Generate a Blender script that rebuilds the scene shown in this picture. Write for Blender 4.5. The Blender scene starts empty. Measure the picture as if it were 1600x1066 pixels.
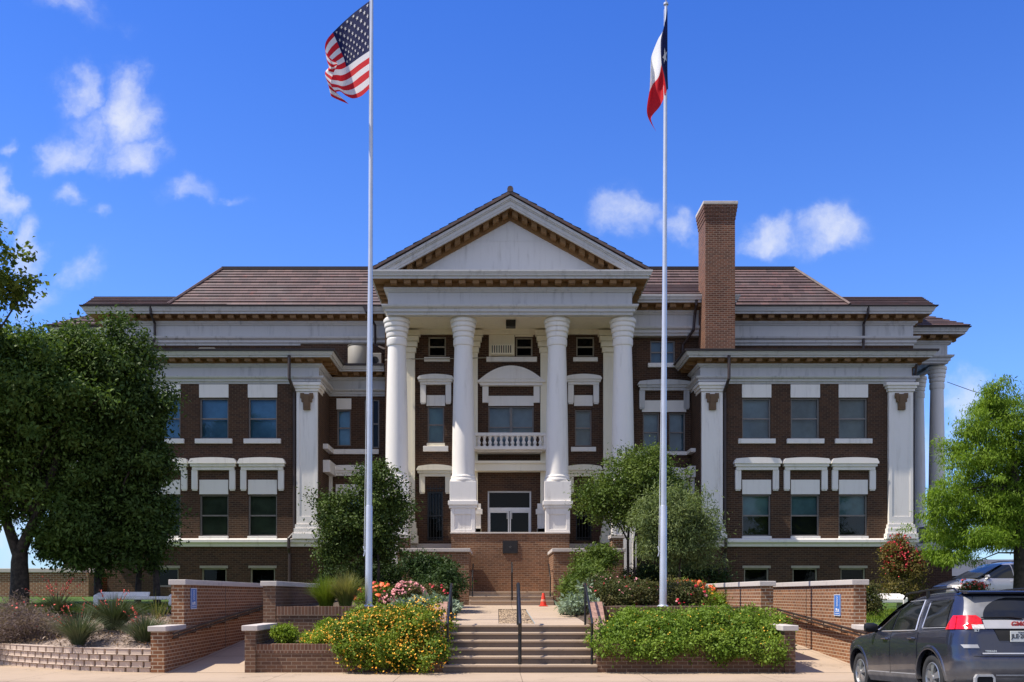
import bpy, math, random
import numpy as np
from mathutils import Vector, Matrix

SC = bpy.context.scene
COL = SC.collection
R = math.radians

# ---------------------------------------------------------------- camera
F = 1500.0            # focal length in photo pixels (1600 wide)
VX, HY = 777.0, 930.0  # principal column and horizon row of the photo
CX, CH = -0.47, 1.6    # the camera stands a little left of the building's axis, eye height 1.6 m
cam_d = bpy.data.cameras.new("camera")
cam = bpy.data.objects.new("camera", cam_d)
COL.objects.link(cam)
cam.location = (CX, 0, CH)
cam.rotation_euler = (R(90), 0, 0)
cam_d.sensor_width = 36
cam_d.lens = 36 * F / 1600
cam_d.shift_x = (800 - VX) / 1600
cam_d.shift_y = (HY - 533) / 1600
cam_d.clip_start = 0.1
cam_d.clip_end = 6000
SC.camera = cam

def X(px, D): return CX + (px - VX) * D / F
def Z(py, D): return CH + (HY - py) * D / F

# ---------------------------------------------------------------- light
SUNV = Vector((0.60, 0.128, -1.0)).normalized()
sl = bpy.data.lights.new("sun", "SUN")
sl.energy = 5.0
sl.angle = R(0.5)
sl.color = (1.0, 0.93, 0.82)
sun = bpy.data.objects.new("sun", sl)
COL.objects.link(sun)
sun.rotation_euler = SUNV.to_track_quat('-Z', 'Y').to_euler()
sun.location = (-40, -10, 60)

SC.view_settings.view_transform = 'Standard'
SC.view_settings.look = 'None'
SC.view_settings.gamma = 1
SC.view_settings.use_curve_mapping = False
SC.view_settings.exposure = 0.42

world = bpy.data.worlds.new("World")
SC.world = world
world.use_nodes = True

class NT:
    """small helper round a node tree"""
    def __init__(s, tree):
        s.t = tree; s.n = tree.nodes; s.l = tree.links
    def node(s, typ, **kw):
        n = s.n.new(typ)
        for k, v in kw.items(): setattr(n, k, v)
        return n
    def put(s, sock, v):
        if hasattr(v, "links"): s.l.new(v, sock)
        elif v is not None: sock.default_value = v
    def math(s, op, a, b=None, c=None, clamp=False):
        n = s.node("ShaderNodeMath", operation=op); n.use_clamp = clamp
        s.put(n.inputs[0], a)
        if b is not None: s.put(n.inputs[1], b)
        if c is not None: s.put(n.inputs[2], c)
        return n.outputs[0]
    def vmath(s, op, a, b=None):
        n = s.node("ShaderNodeVectorMath", operation=op)
        s.put(n.inputs[0], a)
        if b is not None: s.put(n.inputs[1], b)
        return n.outputs[0]
    def smooth(s, v, lo, hi):
        n = s.node("ShaderNodeMapRange", interpolation_type='SMOOTHSTEP')
        s.put(n.inputs[0], v); s.put(n.inputs[1], lo); s.put(n.inputs[2], hi)
        n.inputs[3].default_value = 0; n.inputs[4].default_value = 1
        return n.outputs[0]
    def mix(s, f, a, b, mode='MIX'):
        n = s.node("ShaderNodeMix", data_type='RGBA', blend_type=mode)
        s.put(n.inputs[0], f)
        for i, v in ((6, a), (7, b)):
            if isinstance(v, tuple) and len(v) == 3: v = (*v, 1)
            s.put(n.inputs[i], v)
        return n.outputs[2]
    def noise(s, vec, scale, detail=4, rough=.55, out=0):
        n = s.node("ShaderNodeTexNoise")
        n.inputs["Scale"].default_value = scale
        n.inputs["Detail"].default_value = detail
        n.inputs["Roughness"].default_value = rough
        if vec is not None: s.l.new(vec, n.inputs["Vector"])
        return n.outputs[out]

# sky: Nishita sky, deepened to the clear blue of the day, with fair-weather clouds in fixed compass directions
W = NT(world.node_tree)
for n in list(W.n): W.n.remove(n)
sky = W.node("ShaderNodeTexSky", sky_type='NISHITA')
sky.sun_disc = False
sky.sun_elevation = math.asin(-SUNV.z)
sky.sun_rotation = math.atan2(-SUNV.x, -SUNV.y) % (2 * math.pi)
sky.altitude = 500
sky.air_density = 1.3
sky.dust_density = 0.3
sky.ozone_density = 4.0
tc = W.node("ShaderNodeTexCoord")
sep = W.node("ShaderNodeSeparateXYZ"); W.l.new(tc.outputs["Generated"], sep.inputs[0])
deep = W.mix(W.smooth(sep.outputs[2], .16, .64), (0.72, 1.04, 1.74), (0.36, 0.74, 1.66))
tint = W.mix(1.0, sky.outputs[0], deep, 'MULTIPLY')
yy = W.math('MAXIMUM', sep.outputs[1], 0.05)
gx = W.math('DIVIDE', sep.outputs[0], yy)
gz_ = W.math('DIVIDE', sep.outputs[2], yy)
comb = W.node("ShaderNodeCombineXYZ"); W.l.new(gx, comb.inputs[0]); W.l.new(gz_, comb.inputs[2])
w1 = W.vmath('MULTIPLY', W.vmath('SUBTRACT', W.noise(comb.outputs[0], 5.5, 3, .55, 1), (0.5, 0.5, 0.5)), (0.13, 0, 0.13))
w2 = W.vmath('MULTIPLY', W.vmath('SUBTRACT', W.noise(comb.outputs[0], 24, 4, .6, 1), (0.5, 0.5, 0.5)), (0.05, 0, 0.05))
gp = W.vmath('ADD', comb.outputs[0], W.vmath('ADD', w1, w2))
CLOUDS = [  # photo column, row, half width, half height, strength
    (118, 132, 58, 42, .62), (203, 160, 66, 84, 1.1), (222, 232, 60, 58, .95), (105, 226, 62, 48, .95), (160, 200, 90, 80, .5),
    (85, 18, 85, 46, .5), (190, 30, 40, 40, .2), (114, 306, 40, 30, .62), (160, 338, 26, 28, .5), (300, 312, 56, 36, .62), (362, 325, 34, 20, .5),
    (8, 310, 34, 56, .85), (36, 395, 36, 60, .9), (120, 440, 60, 36, .5), (4, 225, 20, 32, .6), (40, 470, 60, 40, .6),
    (992, 343, 70, 46, .85), (1062, 358, 44, 34, .6), (1195, 356, 66, 44, .85), (1290, 358, 86, 54, .9), (1245, 352, 60, 26, .5), (1488, 650, 52, 62, .95), (1440, 720, 60, 60, .7),
    (-40, 800, 240, 130, .8), (1650, 800, 170, 120, .7), (210, 110, 30, 30, .5)]
tot = None
for (px, py, rx, ry, st) in CLOUDS:
    c = ((px - VX) / F, 0, (HY - py) / F)
    d = W.vmath('SUBTRACT', gp, c)
    d = W.vmath('MULTIPLY', d, (F / rx, 0, F / ry))
    ln = W.node("ShaderNodeVectorMath", operation='LENGTH'); W.l.new(d, ln.inputs[0])
    m = W.math('MULTIPLY', W.smooth(ln.outputs[1], 1.25, 0.0), st)
    tot = m if tot is None else W.math('MAXIMUM', tot, m)
fb = W.noise(gp, 15, 10, .66)
fb2 = W.noise(comb.outputs[0], 60, 6, .6)
fbm = W.math('ADD', W.math('MULTIPLY', fb, .78), W.math('MULTIPLY', fb2, .22))
den = W.math('ADD', W.math('MULTIPLY', tot, 1.15), W.math('MULTIPLY', W.math('SUBTRACT', fbm, .5), 2.8))
den = W.math('MULTIPLY', W.smooth(den, -.1, 1.8), W.smooth(tot, 0.0, .45))
den = W.math('MULTIPLY', den, W.smooth(sep.outputs[1], .1, .3))
den = W.math('MULTIPLY', den, 0.9)
# unseen broken cloud behind the viewer, added as neutral fill on the front
bn = W.noise(tc.outputs["Generated"], 2.3, 6, .6)
bk = W.math('MULTIPLY', W.smooth(bn, .38, .62), W.smooth(sep.outputs[1], .05, -.35))
den = W.math('MAXIMUM', den, W.math('MULTIPLY', bk, .85))
skyc = W.mix(den, tint, W.mix(W.smooth(sep.outputs[1], -.05, .1), (6.9, 6.6, 6.1), (6.9, 7.2, 8.0)))
bg = W.node("ShaderNodeBackground"); bg.inputs[1].default_value = 0.092
W.l.new(skyc, bg.inputs[0])
wo = W.node("ShaderNodeOutputWorld"); W.l.new(bg.outputs[0], wo.inputs[0])

# ---------------------------------------------------------------- objects
ORG = {}
def tag(o, label=None, cat=None, group=None, kind=None):
    if label: o["label"] = label
    if cat: o["category"] = cat
    if group: o["group"] = group
    if kind: o["kind"] = kind
    return o
def thing(name, label, cat, loc=(0, 0, 0), group=None):
    o = bpy.data.objects.new(name, None)
    o.empty_display_size = .3
    COL.objects.link(o)
    o.location = loc
    ORG[o.name] = Vector(loc)
    return tag(o, label, cat, group)
def attach(o, parent):
    if parent is not None:
        o.parent = parent
        if parent.name in ORG and parent.type == 'EMPTY':
            o.matrix_parent_inverse = Matrix.Translation(-ORG[parent.name])
    return o
def link_mesh(name, me, mats, parent=None):
    o = bpy.data.objects.new(name, me)
    COL.objects.link(o)
    for m in (mats if isinstance(mats, (list, tuple)) else [mats]): me.materials.append(m)
    return attach(o, parent)

class MB:
    """collects shapes, then links them as ONE mesh object with box-projected UVs in metres"""
    def __init__(s): s.v = []; s.f = []; s.m = []
    def add(s, vs, fs, mi=0):
        o = len(s.v); s.v += [tuple(p) for p in vs]
        s.f += [tuple(i + o for i in f) for f in fs]; s.m += [mi] * len(fs)
        return s
    def quad(s, a, b, c, d, mi=0): return s.add([a, b, c, d], [(0, 1, 2, 3)], mi)
    def box(s, x0, x1, y0, y1, z0, z1, mi=0):
        if x0 > x1: x0, x1 = x1, x0
        if y0 > y1: y0, y1 = y1, y0
        if z0 > z1: z0, z1 = z1, z0
        v = [(x0, y0, z0), (x1, y0, z0), (x1, y1, z0), (x0, y1, z0), (x0, y0, z1), (x1, y0, z1), (x1, y1, z1), (x0, y1, z1)]
        return s.add(v, [(0, 3, 2, 1), (4, 5, 6, 7), (0, 1, 5, 4), (1, 2, 6, 5), (2, 3, 7, 6), (3, 0, 4, 7)], mi)
    def prism(s, poly, a0, a1, axis='y', mi=0):
        """poly in the plane across the axis: y -> (x,z), x -> (y,z), z -> (x,y)"""
        n = len(poly)
        def P(p, a):
            return (p[0], a, p[1]) if axis == 'y' else (a, p[0], p[1]) if axis == 'x' else (p[0], p[1], a)
        v = [P(p, a0) for p in poly] + [P(p, a1) for p in poly]
        fs = [tuple(range(n)), tuple(range(2 * n - 1, n - 1, -1))]
        for i in range(n):
            j = (i + 1) % n
            fs.append((i, i + n, j + n, j))
        return s.add(v, fs, mi)
    def lathe(s, prof, cx, cy, n=32, mi=0, cap=True):
        k = len(prof); v = []; fs = []
        for (r, z) in prof:
            for i in range(n):
                a = 2 * math.pi * i / n
                v.append((cx + r * math.cos(a), cy + r * math.sin(a), z))
        for j in range(k - 1):
            for i in range(n):
                i2 = (i + 1) % n
                fs.append((j * n + i, j * n + i2, (j + 1) * n + i2, (j + 1) * n + i))
        if cap:
            fs.append(tuple(range(n - 1, -1, -1))); fs.append(tuple((k - 1) * n + i for i in range(n)))
        return s.add(v, fs, mi)
    def tube(s, pts, r, n=8, mi=0):
        pts = [Vector(p) for p in pts]; k = len(pts)
        rs = r if isinstance(r, (list, tuple)) else [r] * k
        v = []; fs = []; prev = None
        for i, p in enumerate(pts):
            d = (pts[min(i + 1, k - 1)] - pts[max(i - 1, 0)]).normalized()
            if prev is None:
                u = d.cross(Vector((0, 0, 1)))
                if u.length < 1e-3: u = d.cross(Vector((1, 0, 0)))
            else:
                u = prev - d * prev.dot(d)
                if u.length < 1e-4: u = d.cross(Vector((0, 0, 1)))
            u.normalize(); prev = u; w = d.cross(u)
            for j in range(n):
                a = 2 * math.pi * j / n
                v.append(p + (u * math.cos(a) + w * math.sin(a)) * rs[i])
        for i in range(k - 1):
            for j in range(n):
                j2 = (j + 1) % n
                fs.append((i * n + j, i * n + j2, (i + 1) * n + j2, (i + 1) * n + j))
        fs.append(tuple(range(n - 1, -1, -1))); fs.append(tuple((k - 1) * n + i for i in range(n)))
        return s.add(v, fs, mi)
    def sweep(s, path, prof, mi=0):
        """profile (outward, z) swept along a plan path with mitred corners; outward is to the right of travel"""
        n = len(path); rows = []
        def nrm(a, b):
            d = Vector((b[0] - a[0], b[1] - a[1])).normalized()
            return Vector((d.y, -d.x))
        for i in range(n):
            n1 = nrm(path[max(i - 1, 0)], path[max(i, 1)]) if i > 0 else nrm(path[0], path[1])
            n2 = nrm(path[i], path[i + 1]) if i < n - 1 else n1
            m = (n1 + n2); m = m / (1 + n1.dot(n2))
            rows.append([(path[i][0] + m.x * o, path[i][1] + m.y * o, z) for (o, z) in prof])
        k = len(prof); v = [p for r_ in rows for p in r_]; fs = []
        for i in range(n - 1):
            for j in range(k - 1):
                fs.append((i * k + j, (i + 1) * k + j, (i + 1) * k + j + 1, i * k + j + 1))
        fs.append(tuple(range(k))); fs.append(tuple((n - 1) * k + j for j in range(k - 1, -1, -1)))
        return s.add(v, fs, mi)
    def blocks(s, path, o0, o1, z0, z1, w, pitch, mi=0):
        """a row of little blocks along a plan path"""
        for a, b in zip(path[:-1], path[1:]):
            a = Vector(a); b = Vector(b); L = (b - a).length; d = (b - a) / L; nn = Vector((d.y, -d.x))
            k = max(1, int(L / pitch)); st = L / k
            for i in range(k):
                c = a + d * (st * (i + .5))
                q = []
                for (t, o) in ((-w / 2, o0), (w / 2, o0), (w / 2, o1), (-w / 2, o1)):
                    q.append(c + d * t + nn * o)
                vs = [(p.x, p.y, z0) for p in q] + [(p.x, p.y, z1) for p in q]
                s.add(vs, [(0, 3, 2, 1), (4, 5, 6, 7), (0, 1, 5, 4), (1, 2, 6, 5), (2, 3, 7, 6), (3, 0, 4, 7)], mi)
        return s
    def wall(s, x0, x1, z0, z1, y, holes=(), rev=.35, mi=0):
        """a brick front at depth y with real openings (x0,x1,z0,z1) and their reveals"""
        xs = sorted({x0, x1, *[h[0] for h in holes], *[h[1] for h in holes]})
        zs = sorted({z0, z1, *[h[2] for h in holes], *[h[3] for h in holes]})
        for i in range(len(xs) - 1):
            for j in range(len(zs) - 1):
                mx, mz = (xs[i] + xs[i + 1]) / 2, (zs[j] + zs[j + 1]) / 2
                if any(h[0] < mx < h[1] and h[2] < mz < h[3] for h in holes): continue
                s.quad((xs[i], y, zs[j]), (xs[i + 1], y, zs[j]), (xs[i + 1], y, zs[j + 1]), (xs[i], y, zs[j + 1]), mi)
        for (a, b, c, d) in holes:
            e = y + rev
            s.quad((a, y, c), (a, y, d), (a, e, d), (a, e, c), mi); s.quad((b, y, c), (b, e, c), (b, e, d), (b, y, d), mi)
            s.quad((a, y, d), (b, y, d), (b, e, d), (a, e, d), mi); s.quad((a, y, c), (a, e, c), (b, e, c), (b, y, c), mi)
        return s
    def build(s, name, mat, parent=None, smooth=False, bevel=0, ang=35):
        me = bpy.data.meshes.new(name)
        me.from_pydata([tuple(p) for p in s.v], [], s.f)
        me.update()
        if any(s.m): me.polygons.foreach_set("material_index", s.m)
        nl = len(me.loops)
        co = np.empty(len(me.vertices) * 3); me.vertices.foreach_get("co", co); co = co.reshape(-1, 3)
        vi = np.empty(nl, dtype=np.int32); me.loops.foreach_get("vertex_index", vi)
        nr = np.empty(len(me.polygons) * 3); me.polygons.foreach_get("normal", nr); nr = np.abs(nr.reshape(-1, 3))
        lt = np.empty(len(me.polygons), dtype=np.int32); me.polygons.foreach_get("loop_total", lt)
        ax = np.repeat(np.argmax(nr + np.array([0, .001, 0]), axis=1), lt)
        c = co[vi]
        uv = np.where((ax == 0)[:, None], c[:, [1, 2]], np.where((ax == 1)[:, None], c[:, [0, 2]], c[:, [0, 1]]))
        ul = me.uv_layers.new(name="UVMap")
        ul.data.foreach_set("uv", uv.astype(np.float32).ravel())
        if smooth:
            me.polygons.foreach_set("use_smooth", [True] * len(me.polygons))
            me.set_sharp_from_angle(angle=R(ang))
        o = link_mesh(name, me, mat, parent)
        if bevel:
            b = o.modifiers.new("edge", 'BEVEL'); b.width = bevel; b.segments = 2; b.limit_method = 'ANGLE'; b.angle_limit = R(40)
        return o

# ---------------------------------------------------------------- materials
def new_mat(name):
    m = bpy.data.materials.new(name); m.use_nodes = True
    t = NT(m.node_tree)
    b = t.n["Principled BSDF"]
    return m, t, b
def plain(name, col, rough=.6, metal=0, var=.12, scale=6, bump=0, spec=.5, coat=0):
    m, t, b = new_mat(name)
    tc = t.node("ShaderNodeTexCoord")
    n = t.noise(tc.outputs["Object"], scale, 5, .6)
    lo = tuple(c * (1 - var) for c in col); hi = tuple(min(1, c * (1 + var)) for c in col)
    t.l.new(t.mix(t.smooth(n, .3, .7), lo, hi), b.inputs["Base Color"])
    b.inputs["Roughness"].default_value = rough
    b.inputs["Metallic"].default_value = metal
    b.inputs["Specular IOR Level"].default_value = spec
    if coat:
        b.inputs["Coat Weight"].default_value = coat; b.inputs["Coat Roughness"].default_value = .03
    if bump:
        n2 = t.noise(tc.outputs["Object"], scale * 6, 6, .65)
        bp = t.node("ShaderNodeBump"); bp.inputs["Strength"].default_value = bump; bp.inputs["Distance"].default_value = .01
        t.l.new(n2, bp.inputs["Height"]); t.l.new(bp.outputs[0], b.inputs["Normal"])
    return m
def brick_mat(name, c1, c2, mortar, bw=.21, rh=.0762, ms=.0075, stain=.25, rough=.85):
    m, t, b = new_mat(name)
    uv = t.node("ShaderNodeUVMap")
    br = t.node("ShaderNodeTexBrick")
    t.l.new(uv.outputs[0], br.inputs["Vector"])
    for k, v in (("Color1", (*c1, 1)), ("Color2", (*c2, 1)), ("Mortar", (*mortar, 1)), ("Scale", 1.0), ("Mortar Size", ms), ("Mortar Smooth", .15),
                 ("Bias", -.1), ("Brick Width", bw), ("Row Height", rh)):
        br.inputs[k].default_value = v
    tc = t.node("ShaderNodeTexCoord")
    n = t.noise(tc.outputs["Object"], .55, 6, .62)
    n2 = t.noise(tc.outputs["Object"], 14, 3, .6)
    c = t.mix(t.math('MULTIPLY', t.smooth(n, .42, .75), stain), br.outputs["Color"], tuple(x * .45 for x in c1))
    c = t.mix(t.math('MULTIPLY', t.smooth(n2, .45, .8), .35), c, tuple(min(1, x * 1.9) for x in c2))
    t.l.new(c, b.inputs["Base Color"])
    b.inputs["Roughness"].default_value = rough
    b.inputs["Specular IOR Level"].default_value = .3
    bp = t.node("ShaderNodeBump"); bp.inputs["Strength"].default_value = .6; bp.inputs["Distance"].default_value = .008; bp.invert = True
    t.l.new(br.outputs["Fac"], bp.inputs["Height"]); t.l.new(bp.outputs[0], b.inputs["Normal"])
    return m
def paint_mat(name, col, grime=(.30, .29, .28), amount=.5, rough=.6, streak=True, warm=None):
    """old paint: rain streaks, soot patches and a little relief"""
    m, t, b = new_mat(name)
    tc = t.node("ShaderNodeTexCoord")
    mp = t.node("ShaderNodeMapping"); mp.inputs["Scale"].default_value = (3.2, 3.2, .35 if streak else 3.2)
    t.l.new(tc.outputs["Object"], mp.inputs[0])
    s1 = t.noise(mp.outputs[0], 1.6, 6, .65)
    s2 = t.noise(tc.outputs["Object"], .8, 5, .6)
    s3 = t.noise(tc.outputs["Object"], 22, 4, .6)
    f = t.math('MULTIPLY', t.smooth(s1, .48, .78), t.smooth(s2, .3, .7))
    f = t.math('MULTIPLY', f, amount)
    c = t.mix(f, col, grime)
    c = t.mix(t.math('MULTIPLY', t.smooth(s3, .5, .75), .10), c, warm or tuple(x * .75 for x in col))
    t.l.new(c, b.inputs["Base Color"])
    b.inputs["Roughness"].default_value = rough
    bp = t.node("ShaderNodeBump"); bp.inputs["Strength"].default_value = .15; bp.inputs["Distance"].default_value = .006
    t.l.new(s3, bp.inputs["Height"]); t.l.new(bp.outputs[0], b.inputs["Normal"])
    return m
def leaf_mat(name, c1, c2, trans=.35, rough=.55):
    m, t, b = new_mat(name)
    g = t.node("ShaderNodeNewGeometry")
    tc = t.node("ShaderNodeTexCoord")
    n = t.noise(tc.outputs["Object"], 1.7, 3, .55)
    f = t.math('ADD', t.math('MULTIPLY', g.outputs["Random Per Island"], .40), t.math('MULTIPLY', t.smooth(n, .35, .65), .60))
    c = t.mix(f, c1, c2)
    t.l.new(c, b.inputs["Base Color"])
    b.inputs["Roughness"].default_value = rough
    b.inputs["Specular IOR Level"].default_value = .18
    tr = t.node("ShaderNodeBsdfTranslucent")
    t.l.new(t.mix(1.0, c, (1.3, 1.35, .7), 'MULTIPLY'), tr.inputs[0])
    mx = t.node("ShaderNodeMixShader"); mx.inputs[0].default_value = trans
    t.l.new(b.outputs[0], mx.inputs[1]); t.l.new(tr.outputs[0], mx.inputs[2])
    t.l.new(mx.outputs[0], t.n["Material Output"].inputs[0])
    return m
def glass_mat(name, tintc=(.75, .82, .82), ior=1.75, rough=.02, ripple=.0):
    m, t, b = new_mat(name)
    t.n.remove(b)
    tr = t.node("ShaderNodeBsdfTransparent"); tr.inputs[0].default_value = (*tintc, 1)
    gl = t.node("ShaderNodeBsdfGlossy"); gl.inputs["Roughness"].default_value = rough
    fr = t.node("ShaderNodeFresnel"); fr.inputs[0].default_value = ior
    if ripple:
        tc = t.node("ShaderNodeTexCoord")
        bp = t.node("ShaderNodeBump"); bp.inputs["Strength"].default_value = ripple; bp.inputs["Distance"].default_value = .02
        t.l.new(t.noise(tc.outputs["Object"], 1.3, 2, .5), bp.inputs["Height"])
        t.l.new(bp.outputs[0], gl.inputs["Normal"])
    mx = t.node("ShaderNodeMixShader")
    t.l.new(fr.outputs[0], mx.inputs[0]); t.l.new(tr.outputs[0], mx.inputs[1]); t.l.new(gl.outputs[0], mx.inputs[2])
    t.l.new(mx.outputs[0], t.n["Material Output"].inputs[0])
    return m
def concrete_mat(name, col, jw=2.4, jh=1.5, joint=.35, var=.18):
    m, t, b = new_mat(name)
    uv = t.node("ShaderNodeUVMap")
    br = t.node("ShaderNodeTexBrick"); br.offset = 0
    t.l.new(uv.outputs[0], br.inputs["Vector"])
    for k, v in (("Scale", 1.0), ("Mortar Size", .007), ("Brick Width", jw), ("Row Height", jh), ("Bias", -.3), ("Mortar Smooth", .2)):
        br.inputs[k].default_value = v
    br.inputs["Color1"].default_value = (*col, 1); br.inputs["Color2"].default_value = (*[c * .93 for c in col], 1)
    br.inputs["Mortar"].default_value = (*[c * joint for c in col], 1)
    tc = t.node("ShaderNodeTexCoord")
    n = t.noise(tc.outputs["Object"], .7, 8, .68)
    n2 = t.noise(tc.outputs["Object"], 30, 4, .7)
    c = t.mix(t.math('MULTIPLY', t.smooth(n, .45, .75), var * 2.4), br.outputs["Color"], tuple(c * .62 for c in col))
    c = t.mix(t.math('MULTIPLY', t.smooth(n2, .5, .8), var), c, tuple(c * .6 for c in col))
    n3 = t.noise(tc.outputs["Object"], 3.1, 6, .7)
    c = t.mix(t.math('MULTIPLY', t.smooth(n3, .56, .8), .45), c, tuple(x * y for x, y in zip(col, (.55, .53, .52))))
    vc = t.node("ShaderNodeTexVoronoi", feature='DISTANCE_TO_EDGE'); vc.inputs["Scale"].default_value = .42
    wv_ = t.vmath('ADD', tc.outputs["Object"], t.vmath('MULTIPLY', t.noise(tc.outputs["Object"], 2.5, 5, .6, 1), (.9, .9, .9)))
    t.l.new(wv_, vc.inputs["Vector"])
    ck = t.math('MULTIPLY', t.math('SUBTRACT', 1.0, t.smooth(vc.outputs["Distance"], .002, .010)), t.smooth(n, .45, .6))
    c = t.mix(t.math('MULTIPLY', ck, .6), c, tuple(x * .35 for x in col))
    t.l.new(c, b.inputs["Base Color"])
    b.inputs["Roughness"].default_value = .85
    b.inputs["Specular IOR Level"].default_value = .3
    bp = t.node("ShaderNodeBump"); bp.inputs["Strength"].default_value = .25; bp.inputs["Distance"].default_value = .004
    t.l.new(n2, bp.inputs["Height"]); t.l.new(bp.outputs[0], b.inputs["Normal"])
    return m
def speckle_mat(name, cols, scale=40, rough=.95, bump=.8):
    """mulch, soil, gravel, turf: coloured grains"""
    m, t, b = new_mat(name)
    tc = t.node("ShaderNodeTexCoord")
    vo = t.node("ShaderNodeTexVoronoi"); vo.inputs["Scale"].default_value = scale
    t.l.new(tc.outputs["Object"], vo.inputs["Vector"])
    sp = t.node("ShaderNodeSeparateColor"); t.l.new(vo.outputs["Color"], sp.inputs[0])
    n = t.noise(tc.outputs["Object"], 1.3, 6, .6)
    c = t.mix(sp.outputs[0], cols[0], cols[1])
    c = t.mix(t.math('MULTIPLY', t.smooth(n, .5, .75), .6), c, cols[2])
    t.l.new(c, b.inputs["Base Color"]); b.inputs["Roughness"].default_value = rough
    b.inputs["Specular IOR Level"].default_value = .2
    bp = t.node("ShaderNodeBump"); bp.inputs["Strength"].default_value = bump; bp.inputs["Distance"].default_value = .02
    t.l.new(vo.outputs["Distance"], bp.inputs["Height"]); t.l.new(bp.outputs[0], b.inputs["Normal"])
    return m
def tile_mat(name):
    m, t, b = new_mat(name)
    uv = t.node("ShaderNodeUVMap")
    br = t.node("ShaderNodeTexBrick")
    t.l.new(uv.outputs[0], br.inputs["Vector"])
    for k, v in (("Scale", 1.0), ("Mortar Size", .006), ("Brick Width", .36), ("Row Height", .21), ("Bias", .0)):
        br.inputs[k].default_value = v
    br.inputs["Color1"].default_value = (.150, .092, .083, 1); br.inputs["Color2"].default_value = (.088, .058, .054, 1)
    br.inputs["Mortar"].default_value = (.06, .035, .03, 1)
    tc = t.node("ShaderNodeTexCoord")
    n = t.noise(tc.outputs["Object"], 2.2, 4, .6)
    c = t.mix(t.math('MULTIPLY', t.smooth(n, .58, .75), .5), br.outputs["Color"], (.25, .085, .066))
    n2 = t.noise(tc.outputs["Object"], .6, 5, .6)
    c = t.mix(t.math('MULTIPLY', t.smooth(n2, .45, .7), .45), c, (.145, .118, .110))
    t.l.new(c, b.inputs["Base Color"]); b.inputs["Roughness"].default_value = .6
    return m

M = {}
M['brick'] = brick_mat("dark red brick", (.082, .038, .020), (.038, .020, .013), (.138, .096, .064), stain=.3)
M['base_brick'] = brick_mat("sunlit brown brick", (.25, .118, .058), (.130, .064, .036), (.36, .26, .175), stain=.5)  # lighter than the facade brick: grazing sunlight put into the colour
M['chimney'] = brick_mat("chimney brick", (.185, .072, .040), (.085, .036, .024), (.33, .25, .19), stain=.45)
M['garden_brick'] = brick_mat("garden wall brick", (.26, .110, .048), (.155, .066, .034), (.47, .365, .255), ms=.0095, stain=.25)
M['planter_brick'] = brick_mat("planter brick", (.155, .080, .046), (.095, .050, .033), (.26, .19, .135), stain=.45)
M['soldier'] = brick_mat("soldier course brick", (.175, .085, .050), (.110, .055, .036), (.28, .20, .145), bw=.0762, rh=.23, stain=.15)
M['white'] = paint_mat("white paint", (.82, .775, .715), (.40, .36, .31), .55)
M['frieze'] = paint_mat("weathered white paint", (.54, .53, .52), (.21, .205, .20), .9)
M['cream'] = paint_mat("cream paint", (.87, .79, .61), (.5, .42, .30), .4)
M['stone'] = paint_mat("pale stone coping", (.55, .49, .44), (.27, .235, .21), .6, .85, streak=False)
M['brown'] = paint_mat("brown stained timber", (.22, .115, .038), (.07, .034, .014), .85, .7, streak=False, warm=(.42, .25, .08))
M['brown_dark'] = plain("dark brown metal", (.035, .022, .020), .5)
M['ornament'] = paint_mat("brown terracotta", (.15, .085, .04), (.06, .035, .02), .8, .7, streak=False)
M['tile'] = tile_mat("brown roof tile")
M['frame'] = plain("taupe window frame", (.20, .18, .165), .5, var=.08)
M['frame_cream'] = plain("cream window frame", (.33, .29, .22), .55, var=.08)
M['alu'] = plain("white aluminium", (.72, .72, .72), .35, var=.04)
M['glass'] = glass_mat("window glass", ripple=.05, ior=1.55)
M['door_glass'] = glass_mat("dark tinted glass", (.35, .36, .38), 1.3)
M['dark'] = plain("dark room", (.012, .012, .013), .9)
M['blind_teal'] = plain("teal blind", (.22, .36, .35), .8, scale=.8, var=.3)
M['blind_blue'] = plain("blue grey blind", (.24, .32, .38), .8, scale=.8, var=.3)
M['sky_reflection'] = plain("painted sky reflection", (.12, .30, .46), .25, scale=.7, var=.35)  # the sky's reflection in the panes, painted as a blue backing colour
M['blind_grey'] = plain("grey blind", (.25, .28, .28), .8, scale=.8, var=.3)
M['blind_green'] = plain("green curtain", (.15, .18, .115), .9, scale=.8, var=.4)
M['black'] = plain("black painted steel", (.012, .012, .013), .35)
M['rail_brown'] = plain("dark brown rail", (.03, .018, .014), .45)
M['bronze'] = plain("bronze plaque", (.03, .026, .024), .45, metal=.5)
M['steel'] = plain("galvanised pole", (.60, .62, .66), .38, metal=.55, var=.06, scale=2)
M['concrete'] = concrete_mat("sidewalk concrete", (.43, .325, .228))
M['plaza'] = concrete_mat("walkway concrete", (.44, .335, .240), 1.8, 1.5)
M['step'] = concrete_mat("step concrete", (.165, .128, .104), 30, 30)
M['asphalt'] = speckle_mat("asphalt", ((.045, .045, .046), (.07, .068, .066), (.055, .055, .055)), 60, .9, .4)
M['lawn'] = speckle_mat("lawn", ((.05, .10, .018), (.10, .16, .03), (.075, .105, .03)), 35)
M['soil'] = speckle_mat("garden soil", ((.085, .06, .042), (.13, .10, .072), (.06, .045, .033)), 30)
M['mulch'] = speckle_mat("gravel mulch", ((.40, .31, .25), (.12, .09, .075), (.25, .19, .155)), 20)
M['gravel'] = speckle_mat("pebble gravel", ((.42, .29, .17), (.09, .06, .04), (.24, .17, .10)), 15)
M['block'] = paint_mat("tan concrete block", (.56, .44, .35), (.30, .235, .19), .8, .9, streak=False)
_t = NT(M['block'].node_tree); _b = _t.n["Principled BSDF"]; _c = _b.inputs["Base Color"].links[0].from_socket
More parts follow.
